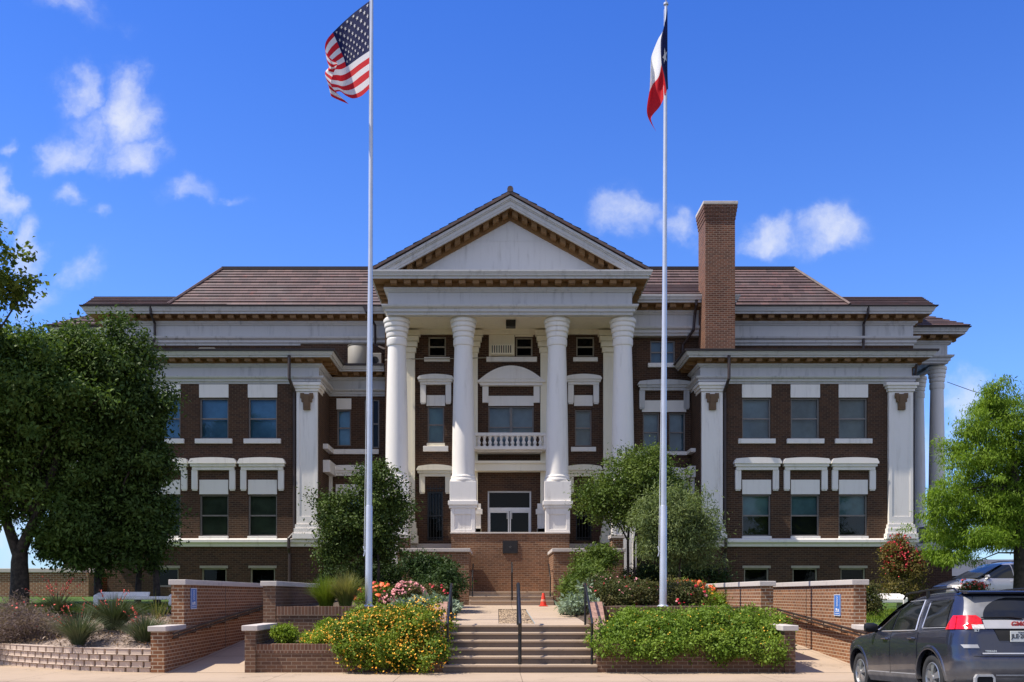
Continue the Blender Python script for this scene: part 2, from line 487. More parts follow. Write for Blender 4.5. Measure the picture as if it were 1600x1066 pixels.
_g = _t.node("ShaderNodeNewGeometry"); _t.l.new(_t.mix(_t.math('MULTIPLY', _g.outputs["Random Per Island"], .45), _c, (.34, .26, .21)), _b.inputs["Base Color"])
M['earth'] = speckle_mat("far ground", ((.12, .12, .06), (.16, .14, .08), (.10, .11, .05)), 2)
M['cone'] = plain("orange cone plastic", (.72, .045, .018), .5, var=.1)
M['sign_blue'] = plain("sign blue", (.06, .19, .55), .4, var=.05)
M['sign_white'] = plain("sign white", (.75, .78, .82), .4, var=.03)
M['bark'] = plain("bark", (.045, .034, .027), .95, var=.5, scale=9, bump=.9)
M['ac'] = paint_mat("beige metal box", (.30, .275, .23), (.22, .2, .17), .6, .6)
# ================================================================ the ground
def plaza_z(D): return .93 + (D - 21.45) * .0309
def grid_sheet(name, mat, xs, ys, zf, kind='structure'):
    mb = MB()
    for i in range(len(xs) - 1):
        for j in range(len(ys) - 1):
            q = [(xs[i], ys[j]), (xs[i + 1], ys[j]), (xs[i + 1], ys[j + 1]), (xs[i], ys[j + 1])]
            mb.quad(*[(a, b, zf(a, b)) for a, b in q])
    o = mb.build(name, mat); tag(o, kind=kind); return o
def lin(a, b, n): return [a + (b - a) * i / n for i in range(n + 1)]

# street, crowned towards the camera and falling to the gutter
def street_z(x, D): return -.15 + max(0, min(1, (17.55 - D) / 7.5)) * .37
grid_sheet("street", M['asphalt'], lin(-70, 70, 14), [-60, -20, 0, 6, 10.05, 12, 14, 16, 17.55], street_z)
mb = MB()
mb.box(-70, 70, 17.55, 17.72, -.3, .0)
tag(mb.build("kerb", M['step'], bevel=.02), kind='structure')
# pavement along the street
grid_sheet("sidewalk", M['concrete'], [-70, -30, -13, -7.6, 0, 7.6, 30, 70], [17.72, 20.2, 24.5], lambda x, y: -.004 if y < 20.2 else -.004)
# ramps climbing between the brick walls
for s in (-1, 1):
    mb = MB()
    a, b = sorted((s * 5.66, s * 7.34))
    mb.quad((a, 19.85, .0), (b, 19.85, .0), (b, 29.5, .62), (a, 29.5, .62))
    tag(mb.build("ramp_path", M['plaza']), kind='structure')
# walkway from the front steps to the upper steps, with its gravel square
mb = MB()
g0, g1 = 22.0, 29.2
x0, x1 = -.44, .40
def wk(x, y): return (x, y, plaza_z(y))
for (a, b, c, d) in ((-1.6, x0, 21.43, 32.1), (x1, 1.6, 21.43, 32.1), (x0, x1, 21.43, g0), (x0, x1, g1, 32.1)):
    mb.quad(wk(a, c), wk(b, c), wk(b, d), wk(a, d))
tag(mb.build("walkway", M['plaza']), kind='structure')
mb = MB()
mb.quad(*[(a, b, plaza_z(b) - .03) for a, b in ((x0, g0), (x1, g0), (x1, g1), (x0, g1))])
tag(mb.build("gravel_bed", M['gravel']), kind='structure')
# loose pebbles in the square
_r = np.random.default_rng(7); mb = MB()
for _ in range(2600):
    px_, py_ = _r.uniform(x0 + .03, x1 - .03), _r.uniform(g0 + .04, g1 - .04); q_ = _r.uniform(.014, .034); h_ = q_ * _r.uniform(.5, .9)
    zz_ = plaza_z(py_) - .028; a_ = _r.uniform(0, 6.28)
    ring_ = [(px_ + q_ * math.cos(a_ + k_ * 1.2566) * _r.uniform(.8, 1.2), py_ + q_ * math.sin(a_ + k_ * 1.2566) * _r.uniform(.8, 1.2), zz_ + h_ * .3) for k_ in range(5)]
    mb.add(ring_ + [(px_, py_, zz_ + h_)], [(0, 1, 5), (1, 2, 5), (2, 3, 5), (3, 4, 5), (4, 0, 5)])
_m, _t, _b = new_mat("pebbles"); _g = _t.node("ShaderNodeNewGeometry")
_t.l.new(_t.mix(_g.outputs["Random Per Island"], (.07, .045, .03), (.50, .36, .22)), _b.inputs["Base Color"]); _b.inputs["Roughness"].default_value = .8
tag(mb.build("pebbles", _m), kind='stuff')
# soil of the raised beds either side of the walkway
def bed_z(x, D):
    ax = abs(x)
    base = 1.27 + max(0, (D - 21.8)) * .021
    edge = plaza_z(D) + (.03 if ax > 1.6 else -.04)
    t = max(0, min(1, (ax - 1.62) / .9))
    return edge + (base - edge) * t * t * (3 - 2 * t)
for s in (-1, 1):
    xs = sorted([s * v for v in (1.5, 1.62, 1.85, 2.1, 2.4, 2.8, 3.6, 4.6, 5.75)])
    grid_sheet("garden_bed", M['soil'], xs, lin(21.7, 37.8, 12), bed_z)
    xs = sorted([s * v for v in (1.75, 5.5)])
    grid_sheet("planter_soil", M['soil'], xs, [19.95, 21.6], lambda x, y: .52 + (y - 19.95) * .1)
# outer garden beds and the lawn rising to the building
def lawn_z(x, D): return 1.18 + max(0, min(1, (D - 24.2) / 9)) * .38
WALLP = [(-7.62, 20.0), (-8.6, 20.25), (-9.7, 20.75), (-11.2, 21.75), (-13.0, 23.3), (-15.5, 26.2), (-19, 31)]
mb = MB()
for (p, q) in zip(WALLP[:-1], WALLP[1:]):
    def line(P):
        e = (P[0] - .2, P[1] + 4.4)
        r = []
        for t in (0, .15, .4, .7, 1):
            r.append((P[0] + (e[0] - P[0]) * t, P[1] + .12 + (e[1] - P[1]) * t, .43 + .77 * (t ** .8)))
        return r
    A, B = line(p), line(q)
    for i in range(4): mb.quad(B[i], A[i], A[i + 1], B[i + 1])
tag(mb.build("mulch_bed", M['mulch'], smooth=True), kind='structure')
grid_sheet("lawn", M['lawn'], [-70, -30, -20, -12, -7.6], [24.2, 27, 30, 34, 38, 60], lambda x, y: lawn_z(x, y))
bpy.data.objects["lawn"].location.z = -.02
def rlawn_z(x, D): return .35 + max(0, min(1, (D - 20.3) / 4)) * .6 + max(0, min(1, (D - 24.2) / 9)) * .35
grid_sheet("lawn", M['lawn'], [7.6, 9, 12, 15.5], [20.3, 22, 24.2, 27, 30, 34, 38], lambda x, y: rlawn_z(x, y))
grid_sheet("driveway", M['asphalt'], [15.5, 20, 40, 90], [20.3, 24, 30, 60], lambda x, y: .35 + max(0, min(1, (y - 20.3) / 4)) * .8)
mb = MB(); mb.quad((-7.6, 28.2, 1.45), (-5.75, 28.2, 1.45), (-5.75, 37.5, 1.5), (-7.6, 37.5, 1.5)); mb.quad((5.75, 28.2, 1.45), (7.6, 28.2, 1.45), (7.6, 37.5, 1.5), (5.75, 37.5, 1.5))
tag(mb.build("upper_bed", M['soil']), kind='structure')
mb = MB()
mb.quad((-3000, 36.5, 1.02), (3000, 36.5, 1.02), (3000, 5000, 1.02), (-3000, 5000, 1.02))
mb.quad((-3000, -800, -.33), (3000, -800, -.33), (3000, 36.5, -.33), (-3000, 36.5, -.33))
tag(mb.build("ground", M['earth']), kind='structure')

# ================================================================ the courthouse
BW = 36.75    # wing fronts
BB = 38.3     # wall of the portico bay
BR = 38.5     # wall of the right hand recess
BL = 39.05    # infill bay of the left hand recess
BM = 39.75    # main block
CH_T = thing("courthouse", "dark red brick courthouse with white columned portico, pediment and tall chimney", "building", (0, 38, 1.5))

def window(cx, yf, z0, z1, w, style='blind_grey', frame='frame', double=True, mull=False, half=None, parent=CH_T, sill=None):
    """a sash window set .1 m back in its opening: frame > pane, blind"""
    f = MB(); t = .055
    y0, y1 = yf + .08, yf + .16
    a, b = cx - w / 2, cx + w / 2
    f.box(a, a + t, y0, y1, z0, z1); f.box(b - t, b, y0, y1, z0, z1)
    f.box(a + t, b - t, y0, y1, z1 - t, z1); f.box(a + t, b - t, y0, y1, z0, z0 + t)
    zm = (z0 + z1) / 2
    if double: f.box(a + t, b - t, y0 + .01, y1 - .01, zm - .028, zm + .028)
    if mull: f.box(cx - .05, cx + .05, y0 - .01, y1, z0 + t, zm - .029); f.box(cx - .05, cx + .05, y0 - .01, y1, zm + .029, z1 - t)
    o = f.build("window", M[frame], parent)
    p = MB(); p.quad((a + t, y0 + .05, z0 + t), (b - t, y0 + .05, z0 + t), (b - t, y0 + .05, z1 - t), (a + t, y0 + .05, z1 - t))
    p.build("pane", M['door_glass' if style == 'dark' else 'glass'], o)
    c = MB()
    yb = yf + .30
    if half is None:
        c.quad((a, yb, z0), (b, yb, z0), (b, yb, z1), (a, yb, z1))
        c.build("blind" if style != 'dark' else "dark_interior", M[style], o)
    else:
        zc = z0 + (z1 - z0) * half
        c.quad((a, yb, zc), (b, yb, zc), (b, yb, z1), (a, yb, z1)); c.build("blind", M[style], o)
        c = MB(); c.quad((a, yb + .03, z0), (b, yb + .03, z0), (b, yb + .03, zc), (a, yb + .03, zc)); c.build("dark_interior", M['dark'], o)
    if sill:
        s = MB(); s.box(cx - sill[0] / 2, cx + sill[0] / 2, yf - .10, yf + .08, sill[1], sill[2]); s.build("sill", M['white'], o, bevel=.012)
    return o
def hood(cx, yf, zb, zt, w, wo, zbr, arch=.06, bw=.22, mat='white', full_arch=False):
    """a lintel hood on two brackets"""
    m = MB(); n = 10; h = zt - zb
    def ap(f0, half):
        return [(cx - half, zb + h * f0[0])]
    # stepped corbel courses below, arched cap above
    m.box(cx - w / 2 + .10, cx + w / 2 - .10, yf - .14, yf, zb, zb + h * .28)
    m.box(cx - w / 2 + .04, cx + w / 2 - .04, yf - .20, yf, zb + h * .28, zb + h * .5)
    zsh = zt - arch
    z1 = zb + h * .5
    pts = [(cx - w / 2, z1), (cx + w / 2, z1), (cx + w / 2, max(z1 + .05, z1 + (zsh - z1) * .35))]
    for i in range(n + 1):
        t = i / n * 2 - 1
        pts.append((cx - t * (w / 2 - .07), zsh + arch * (1 - t * t)))
    pts.append((cx - w / 2, max(z1 + .05, z1 + (zsh - z1) * .35)))
    m.prism(pts, yf - .26, yf)
    for s in (-1, 1):
        c = cx + s * (wo / 2 - bw / 2)
        m.box(c - bw / 2, c + bw / 2, yf - .11, yf, zbr, zb)
        m.box(c - bw / 2 + .02, c + bw / 2 - .02, yf - .085, yf, zbr - .05, zbr)
    return m.build("window_hood", M[mat], CH_T)
def panel(cx, yf, z0, z1, w, mat='white', name="window_panel"):
    m = MB(); m.box(cx - w / 2, cx + w / 2, yf - .035, yf + .05, z0, z1); return m.build(name, M[mat], CH_T)
def pilaster(x0, x1, yf, zs, mat='white', tiers=False, d=.14, back=None, orn=None):
    """zs: foot, top of base, bottom of capital, top"""
    f, b, c, t = zs
    back = yf + .02 if back is None else back
    m = MB()
    m.box(x0, x1, yf - d, back, b, c)
    # raised margin round a sunk panel
    e = .11; m.box(x0 - .004, x0 + e, yf - d - .018, yf - d, b + .01, c - .01); m.box(x1 - e, x1 + .004, yf - d - .018, yf - d, b + .01, c - .01)
    m.box(x0 + e, x1 - e, yf - d - .018, yf - d, b + .01, b + .3); m.box(x0 + e, x1 - e, yf - d - .018, yf - d, c - .16, c - .01)
    k = 4 if tiers else 3
    for i in range(k):
        o = .05 + .055 * i; z0 = c + (t - c) * i / k; z1 = c + (t - c) * (i + 1) / k - (.02 if tiers else 0)
        m.box(x0 - o, x1 + o, yf - d - o - .02, back, z0, z1)
    hb = b - f
    for (o, z0, z1) in ((.05, f + hb * .72, b), (.09, f + hb * .36, f + hb * .72), (.14, f, f + hb * .36)):
        m.box(x0 - o, x1 + o, yf - d - o - .02, back, z0, z1)
    o = m.build("pilaster", M[mat], CH_T)
    if orn:
        cx, z1 = (x0 + x1) / 2, orn
        n = MB(); y0, y1 = yf - d - .10, yf - d + .01
        n.box(cx - .20, cx + .20, y0, y1, z1 - .34, z1 - .04); n.box(cx - .245, cx - .10, y0 + .015, y1, z1 - .20, z1); n.box(cx + .10, cx + .245, y0 + .015, y1, z1 - .20, z1)
        n.box(cx - .13, cx + .13, y0 - .02, y1, z1 - .64, z1 - .34); n.box(cx - .09, cx + .09, y0 - .035, y0 - .02, z1 - .55, z1 - .1)
        n.build("bracket_ornament", M['ornament'], o, bevel=.012)
    return o

# ---------------- walls
WXS = [X(1182, BW), X(1258, BW), X(1333, BW)]
win1 = (Z(838, BW), Z(773, BW)); win2 = (Z(686, BW), Z(622, BW)); win0 = (Z(917, BW), Z(888, BW))
WW = 1.10
for s in (-1, 1):
    m = MB()
    hs = []
    for c in WXS:
        c *= s
        hs += [(c - WW / 2, c + WW / 2, *win1), (c - WW / 2, c + WW / 2, *win2), (c - .475, c + .475, *win0)]
    a, b = sorted((s * 7.3, s * 15.4))
    m.wall(a, b, 1.0, 9.75, BW, hs)
    yb = BR + .02 if s > 0 else BL + .02
    xi, xo = s * 7.3, s * 15.4
    m.quad((xi, BW, 1.0), (xi, yb, 1.0), (xi, yb, 9.75), (xi, BW, 9.75)); m.quad((xo, BW, 1.0), (xo, 47, 1.0), (xo, 47, 9.75), (xo, BW, 9.75))
    m.build("wall", M['brick'], CH_T)
# portico bay
k = BB
bay_holes = []
B3L = (X(683, k), Z(557, k), Z(526, k), .70); B3R = (X(914.5, k), Z(557, k), Z(526, k), .72)
B2L = (X(681, k), Z(692, k), Z(635, k), .66); B2R = (X(911.5, k), Z(697, k), Z(640, k), .66)
B1L = (X(680, k), Z(845, k), Z(768, k), .62); B1R = (X(912, k), Z(845, k), Z(768, k), .62)
BC2 = (X(798.5, k), Z(700, k), Z(635, k), X(834, k) - X(763, k))
BD = (X(796, k), 3.9, Z(767, k), X(830, k) - X(762, k))
BC3 = (X(819, k), Z(557, k), Z(527, k), X(832, k) - X(806, k))
for (c, z0, z1, w) in (B3L, B3R, B2L, B2R, B1L, B1R, BC2, BD, BC3): bay_holes.append((c - w / 2, c + w / 2, z0, z1))
m = MB(); m.wall(-4.95, 4.95, 1.0, 12.5, BB, bay_holes)
for s in (-1, 1): m.quad((s * 4.95, BB, 1), (s * 4.95, BM, 1), (s * 4.95, BM, 12.5), (s * 4.95, BB, 12.5))
m.build("wall", M['brick'], CH_T)
# right recess
R3 = (X(1035.5, BR), Z(568, BR), Z(532, BR), X(1055, BR) - X(1016, BR))
R2A = (X(1017.5, BR), Z(706, BR), Z(645, BR), .66); R2B = (X(1058, BR), Z(706, BR), Z(645, BR), .66)
R1 = (X(1038, BR), Z(838, BR), Z(780, BR), 1.3)
m = MB(); m.wall(4.95, 8.4, 1.0, 12.0, BR, [(c - w / 2, c + w / 2, z0, z1) for (c, z0, z1, w) in (R3, R2A, R2B, R1)])
m.quad((8.4, BR, 10.2), (8.4, BM, 10.2), (8.4, BM, 12), (8.4, BR, 12))
m.build("wall", M['brick'], CH_T)
# left recess
L2A = (X(537.5, BL), Z(697, BL), Z(640, BL), .56); L2B = (X(581, BL), Z(700, BL), Z(624, BL), .60)
L1A = (X(545, BL), Z(838, BL), Z(775, BL), 1.0)
m = MB(); m.wall(-7.3, -4.95, 1.0, 9.8, BL, [(c - w / 2, c + w / 2, z0, z1) for (c, z0, z1, w) in (L2A, L2B, L1A)])
m.wall(-8.6, -4.95, 9.8, 12, BM - .05, [])
m.build("wall", M['brick'], CH_T)
# main block behind and above
m = MB()
m.wall(-16.75, 16.75, 9.0, 12.0, BM + .02, [])
for s in (-1, 1): m.quad((s * 16.75, BM, 1.0), (s * 16.75, 56, 1.0), (s * 16.75, 56, 12), (s * 16.75, BM, 12))
for s in (-1, 1):
    a, b = sorted((s * 15.4, s * 16.75)); m.wall(a, b, 1.0, 9.0, BM + .02, [])
m.quad((-16.75, 56, 1), (16.75, 56, 1), (16.75, 56, 12), (-16.75, 56, 12))
m.build("wall", M['brick'], CH_T)

# ---------------- main entablature, one run round the whole front
PATH = [(-16.75, 44), (-16.75, BM), (-4.5, BM), (-4.5, 35.4), (4.5, 35.4), (4.5, 38.25), (8.4, 38.25), (8.4, BM), (16.75, BM), (16.75, 42.8), (19.6, 42.8), (19.6, 52)]
PATH2 = [(-19.6, 52), (-19.6, 42.8), (-16.75, 42.8), (-16.75, 42.0)]
ENT = [(-.25, 11.93), (.0, 11.93), (.03, 11.93), (.03, 12.03), (.10, 12.035), (.10, 12.14), (.13, 12.145), (.20, 12.19), (.22, 12.25), (.22, 12.275), (.0, 12.29), (.0, 12.76), (.05, 12.765), (.07, 12.80), (.14, 12.85), (.14, 12.91)]
COR = [(.46, 13.10), (.54, 13.10), (.54, 13.19), (.60, 13.195), (.61, 13.24), (.66, 13.33), (.66, 13.38), (-.3, 13.38)]
SOF = [(.02, 12.88), (.10, 12.912), (.12, 12.92), (.12, 13.095), (.5, 13.095), (.5, 13.11)]
m = MB()
for P in (PATH, PATH2): m.sweep(P, ENT); m.sweep(P, COR)
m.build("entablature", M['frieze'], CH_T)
m = MB()
for P in (PATH, PATH2): m.sweep(P, SOF); m.blocks(P, .12, .46, 12.955, 13.09, .24, .50)
m.build("modillion_course", M['brown'], CH_T)
# gutters in dark metal along the eaves
GUT = [(.64, 13.36), (.72, 13.36), (.73, 13.41), (.64, 13.43)]
for P in (PATH[:3], PATH[6:], PATH2): m = MB(); m.sweep(P, GUT); m.build("gutter", M['brown_dark'], CH_T)

# ---------------- wing entablatures
WP = {1: [(7.3, BR + .05), (7.3, BW), (15.4, BW), (15.4, 46)], -1: [(-15.4, 46), (-15.4, BW), (-7.3, BW), (-7.3, BL), (-5.0, BL)]}
def dz(P, o): return [(a, b - 11.93 + o) for a, b in P]
zl = Z(600, BW); zt = Z(548.5, BW - .6); sc = (zt - zl) / (13.38 - 11.93)
def scl(P): return [(a, zl + (b - 11.93) * sc) for a, b in P]
for s in (1, -1):
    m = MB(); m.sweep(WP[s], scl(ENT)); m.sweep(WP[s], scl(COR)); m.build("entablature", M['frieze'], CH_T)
    m = MB(); m.sweep(WP[s], scl(SOF)); m.blocks(WP[s], .12, .44, zl + (12.945 - 11.93) * sc, zl + (13.09 - 11.93) * sc, .22, .46); m.build("modillion_course", M['brown'], CH_T)
    m = MB(); m.sweep(WP[s], scl([(.55, 13.36), (.72, 13.36), (.73, 13.46), (.45, 13.50)])); m.build("gutter", M['brown_dark'], CH_T)
    # flat wing roof
    m = MB(); zr = zt + .02
    if s > 0: m.add([(6.95, BM, zr), (6.95, BW - .5, zr), (15.8, BW - .5, zr), (15.8, 46, zr), (7.0, 46, zr)], [(0, 1, 2, 3, 4)])
    else: m.add([(-15.8, 46, zr), (-15.8, BW - .5, zr), (-6.95, BW - .5, zr), (-6.95, BL - .45, zr), (-4.95, BL - .45, zr), (-4.95, 46, zr)], [(0, 1, 2, 3, 4, 5)])
    m.build("roof", M['brown_dark'], CH_T)
    # water table ledge
    zb0, zb1 = Z(854, BW - .12), Z(842, BW - .16)
    m = MB(); P = WP[s] if s > 0 else WP[s]
    m.sweep(P, [(0, zb0), (.08, zb0), (.10, zb0 + .10), (.20, zb0 + .16), (.20, zb1 - .03), (.16, zb1), (0, zb1 + .02)])
    m.build("water_table", M['white'], CH_T)
    zs = (zb1, Z(820, BW), Z(613, BW), zl)
    a, b = sorted((s * 14.47, s * 15.38)); pilaster(a, b, BW, zs, back=BW + .3, orn=Z(616, BW))
    a, b = sorted((s * 7.33, s * 8.12)); pilaster(a, b, BW, zs, back=BW + .75, orn=Z(616, BW))
    # windows of the wing
    st2 = ['blind_blue', 'blind_grey', 'blind_grey'] if s > 0 else ['sky_reflection', 'sky_reflection', 'sky_reflection']  # left backing sheets carry the painted sky reflection instead of blinds
    st1 = [('blind_teal', .5), ('blind_teal', .5), ('blind_teal', .5)] if s > 0 else [('blind_green', None), ('blind_green', None), ('blind_grey', None)]
    for i, c in enumerate(WXS):
        c *= s
        window(c, BW, *win2, WW, st2[i], sill=(1.42, Z(693.5, BW), Z(686, BW)))
        panel(c, BW, Z(621.5, BW), Z(601, BW), 1.12)
        window(c, BW, *win1, WW, st1[i][0], half=st1[i][1], sill=(1.12, Z(842, BW), Z(838, BW)))
        panel(c, BW, Z(772.5, BW), Z(750, BW), 1.10)
        hood(c, BW, Z(735, BW), Z(716, BW), 1.80, 1.66, Z(765, BW), arch=.05)
        window(c, BW, *win0, .95, 'dark', frame='frame_cream', double=False)
        panel(c, BW, Z(888, BW), Z(884, BW), 1.08, 'frame_cream', "lintel")

# ---------------- bay windows
def win(b, style, **kw): return window(b[0], kw.pop('y', BB), b[1], b[2], b[3], style, **kw)
k = BB
win(B3L, 'dark', frame='frame_cream', sill=(X(700, k) - X(660, k), Z(565.5, k), Z(559, k)))
win(B3R, 'dark', frame='frame_cream', sill=(X(931, k) - X(893, k), Z(565.5, k), Z(559, k)))
win(BC3, 'dark', frame='frame_cream')
panel(X(784, k), k, Z(557, k), Z(522, k), X(804, k) - X(764, k), 'cream'); panel(X(819, k), k, Z(526.5, k), Z(520, k), X(833, k) - X(804.5, k), 'cream')
m = MB(); m.box(X(760, k), X(839, k), k - .1, k + .05, Z(566, k), Z(558.5, k)); m.build("sill", M['white'], CH_T, bevel=.012)
win(B2L, 'blind_teal', sill=(X(699, k) - X(660, k), Z(706, k), Z(697.5, k))); panel(B2L[0], k, Z(697, k), Z(692.5, k), .72, 'cream', "sill")
win(B2R, 'blind_blue', sill=(X(931, k) - X(892, k), Z(706, k), Z(699, k)))
win(BC2, 'blind_blue', mull=True)
for b in (B2L, B2R):
    panel(b[0], k, Z(634.5, k), Z(618, k), .74)
    hood(b[0], k, Z(602, k), Z(586.5, k), X(709, k) - X(653, k), X(706, k) - X(658, k), Z(630, k), arch=.07)
for b in (B1L, B1R):
    w_ = win(b, 'dark', frame='black', double=True)
    g = MB()
    for i in range(6): g.tube([(b[0] - .30 + i * .12, k - .03, b[1] + .02), (b[0] - .30 + i * .12, k - .03, b[2] + .25)], .011, 6)
    for zz in (b[1] + .1, (b[1] + b[2]) / 2, b[2] + .1): g.box(b[0] - .34, b[0] + .34, k - .045, k - .015, zz, zz + .03)
    g.build("security_bars", M['black'], w_)
    hood(b[0], k, Z(745, k), Z(727, k), X(709, k) - X(652, k), X(706, k) - X(657, k), Z(770, k), arch=.07, mat='cream')
# arched hood over the centre window
cx = BC2[0]; m = MB()
za, zb_ = Z(597, k), Z(574, k); hw = (X(851, k) - X(746, k)) / 2
pts = [(cx - hw, za - .02), (cx + hw, za - .02)] + [(cx + hw * math.cos(a) * (1 if True else 1), za + .0 + (zb_ - za) * math.sin(a) ** 1.0) for a in [math.pi * i / 24 for i in range(25)]]
pts = [(cx - hw, za - .06), (cx + hw, za - .06), (cx + hw, za)]
for i in range(25):
    t = 1 - i / 12
    pts.append((cx + t * (hw - .08), za + .03 + (zb_ - za - .03) * (1 - abs(t) ** 2.0)))
pts.append((cx - hw, za))
m.prism(pts, k - .30, k)
pin = []
for i in range(25):
    t = 1 - i / 12
    pin.append((cx + t * (hw - .3), za + .05 + (zb_ - za - .2) * (1 - abs(t) ** 2.0)))
m.prism([(cx - hw + .12, Z(604, k)), (cx + hw - .12, Z(604, k)), (cx + hw - .06, za - .06), (cx - hw + .06, za - .06)], k - .22, k)
m.prism(pin, k - .33, k - .30)
for s in (-1, 1): m.box(cx + s * 1.02 - .12, cx + s * 1.02 + .12, k - .12, k, Z(630, k), Z(604, k))
m.build("window_hood", M['white'], CH_T)
panel(cx, k, Z(634.5, k), Z(619, k), 1.80)
# window unit air conditioner above
m = MB(); ax0, ax1, az0, az1 = X(767, k), X(803, k), Z(556, k), Z(541, k)
m.box(ax0, ax1, k - .25, k - .03, az0, az1); o = m.build("air_conditioner", M['cream'], CH_T, bevel=.01)
m = MB()
for i in range(9): m.box(ax0 + .04 + i * (ax1 - ax0 - .1) / 9, ax0 + .075 + i * (ax1 - ax0 - .1) / 9, k - .265, k - .25, az0 + .06, az1 - .04)
m.build("grille", M['dark'], o)

# ---------------- front door
dcx, dz0, dz1, dw = BD
m = MB(); y0, y1 = BB + .10, BB + .2; t = .06
zt0, zt1 = Z(797, k), Z(793, k)
a, b = dcx - dw / 2, dcx + dw / 2
m.box(a, a + t, y0, y1, dz0, dz1); m.box(b - t, b, y0, y1, dz0, dz1); m.box(a + t, b - t, y0, y1, dz1 - t, dz1); m.box(a + t, b - t, y0, y1, zt0 - .03, zt1)
fr = m.build("door_frame", M['alu'], CH_T)
for s in (-1, 1):
    m = MB(); c0, c1 = sorted((dcx + s * .012, dcx + s * (dw / 2 - t)))
    st = .045
    m.box(c0, c0 + st, y0 + .02, y1 - .02, dz0, zt0 - .03); m.box(c1 - st, c1, y0 + .02, y1 - .02, dz0, zt0 - .03); m.box(c0 + st, c1 - st, y0 + .02, y1 - .02, zt0 - .1, zt0 - .03); m.box(c0 + st, c1 - st, y0 + .02, y1 - .02, dz0, dz0 + .14)
    d = m.build("door", M['alu'], CH_T)
    m = MB(); m.quad((c0 + st, y0 + .05, dz0 + .14), (c1 - st, y0 + .05, dz0 + .14), (c1 - st, y0 + .05, zt0 - .1), (c0 + st, y0 + .05, zt0 - .1)); m.build("pane", M['door_glass'], d)
    m = MB(); hx = dcx + s * .09; m.tube([(hx, y0 + .0, dz0 + .75), (hx, y0 - .05, dz0 + .78), (hx, y0 - .05, dz0 + 1.05), (hx, y0, dz0 + 1.08)], .014, 8); m.build("handle", M['alu'], d)
m = MB(); m.quad((a + t, y0 + .05, zt1), (b - t, y0 + .05, zt1), (b - t, y0 + .05, dz1 - t), (a + t, y0 + .05, dz1 - t)); m.build("pane", M['door_glass'], fr)
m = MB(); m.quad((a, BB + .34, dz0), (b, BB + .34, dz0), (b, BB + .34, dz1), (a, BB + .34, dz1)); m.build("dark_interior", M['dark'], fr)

# ---------------- right recess
win(R3, 'blind_blue', y=BR, mull=True, sill=(X(1059, BR) - X(1012, BR), Z(574.5, BR), Z(568, BR)))
win(R2A, 'blind_blue', y=BR); win(R2B, 'blind_blue', y=BR)
rc = X(1037.5, BR)
m = MB(); m.box(4.99, 7.29, BR - .1, BR + .02, Z(711.5, BR), Z(706, BR)); m.build("sill", M['white'], CH_T)
panel(rc, BR, Z(644, BR), Z(626, BR), X(1073, BR) - X(1004, BR))
hood(rc, BR, Z(611, BR), Z(595, BR), X(1079, BR) - X(995, BR), X(1077, BR) - X(999, BR), Z(638, BR), arch=.07, mat='frieze')
win(R1, 'blind_green', y=BR); panel(rc, BR, R1[2], R1[2] + .55, 1.3); hood(rc, BR, Z(750, BR), Z(731, BR), 2.1, 1.95, Z(775, BR), arch=.07)
# string course and sill on the wing's return wall
m = MB(); m.box(7.10, 7.29, BW + .8, BR - .02, Z(711.5, BR), Z(706, BR)); m.box(7.02, 7.29, BW + .8, BR - .02, Z(750, BR), Z(733, BR)); m.box(7.16, 7.29, BW + 1.0, BW + 1.25, Z(775, BR), Z(750, BR)); m.build("sill", M['white'], CH_T)

# ---------------- left recess
win(L2A, 'sky_reflection', y=BL, half=0); win(L2B, 'dark', y=BL, mull=True)
m = MB(); m.box(X(517, BL), X(592, BL), BL - .1, BL + .02, Z(710, BL), Z(702.5, BL)); m.box(-7.29, -7.1, BW + .8, BL - .02, Z(710, BL), Z(702.5, BL)); m.box(-7.29, -7.02, BW + .8, BL - .02, Z(745, BL), Z(727, BL)); m.build("sill", M['white'], CH_T)
panel(L2A[0], BL, L2A[2] + .003, Z(623, BL), .60)
win(L1A, 'blind_green', y=BL); lc = L1A[0]
panel(lc, BL, L1A[2] + .003, Z(757, BL), 1.05); hood(lc, BL, Z(744, BL), Z(728, BL), 1.9, 1.75, Z(775, BL), arch=.05)

# ---------------- portico
# floor, central pedestal wall, plaque
m = MB(); zf = 3.88
m.box(-2.17, 2.19, 35.4, BB - .02, 1.2, zf - .02); base = m.build("portico_base", M['base_brick'], CH_T)
m = MB(); m.box(-2.2, 2.22, 35.36, BB - .03, zf - .018, zf + .04); m.build("floor_slab", M['stone'], base, bevel=.01)
m = MB(); px0, px1 = X(785.5, 35.4), X(809, 35.4); m.box(px0, px1, 35.36, 35.41, Z(865, 35.4), Z(845, 35.4))
pl = m.build("plaque", M['bronze'], base, bevel=.01)
m = MB(); pc = ((px0 + px1) / 2, (Z(865, 35.4) + Z(845, 35.4)) / 2)
st = [(pc[0] + (.07 if i % 2 == 0 else .03) * math.sin(math.pi * i / 5), pc[1] + (.07 if i % 2 == 0 else .03) * math.cos(math.pi * i / 5)) for i in range(10)]
m.prism(st, 35.345, 35.362); m.build("star_emblem", plain("worn brass", (.10, .09, .08), .4, metal=.6), pl)
# ledge under the flanking bay windows
for (a, b) in ((-4.9, -2.2), (2.24, 4.9)): m = MB(); m.box(a, b, BB - .14, BB, Z(858.5, BB), Z(850, BB)); m.build("water_table", M['stone'], CH_T)
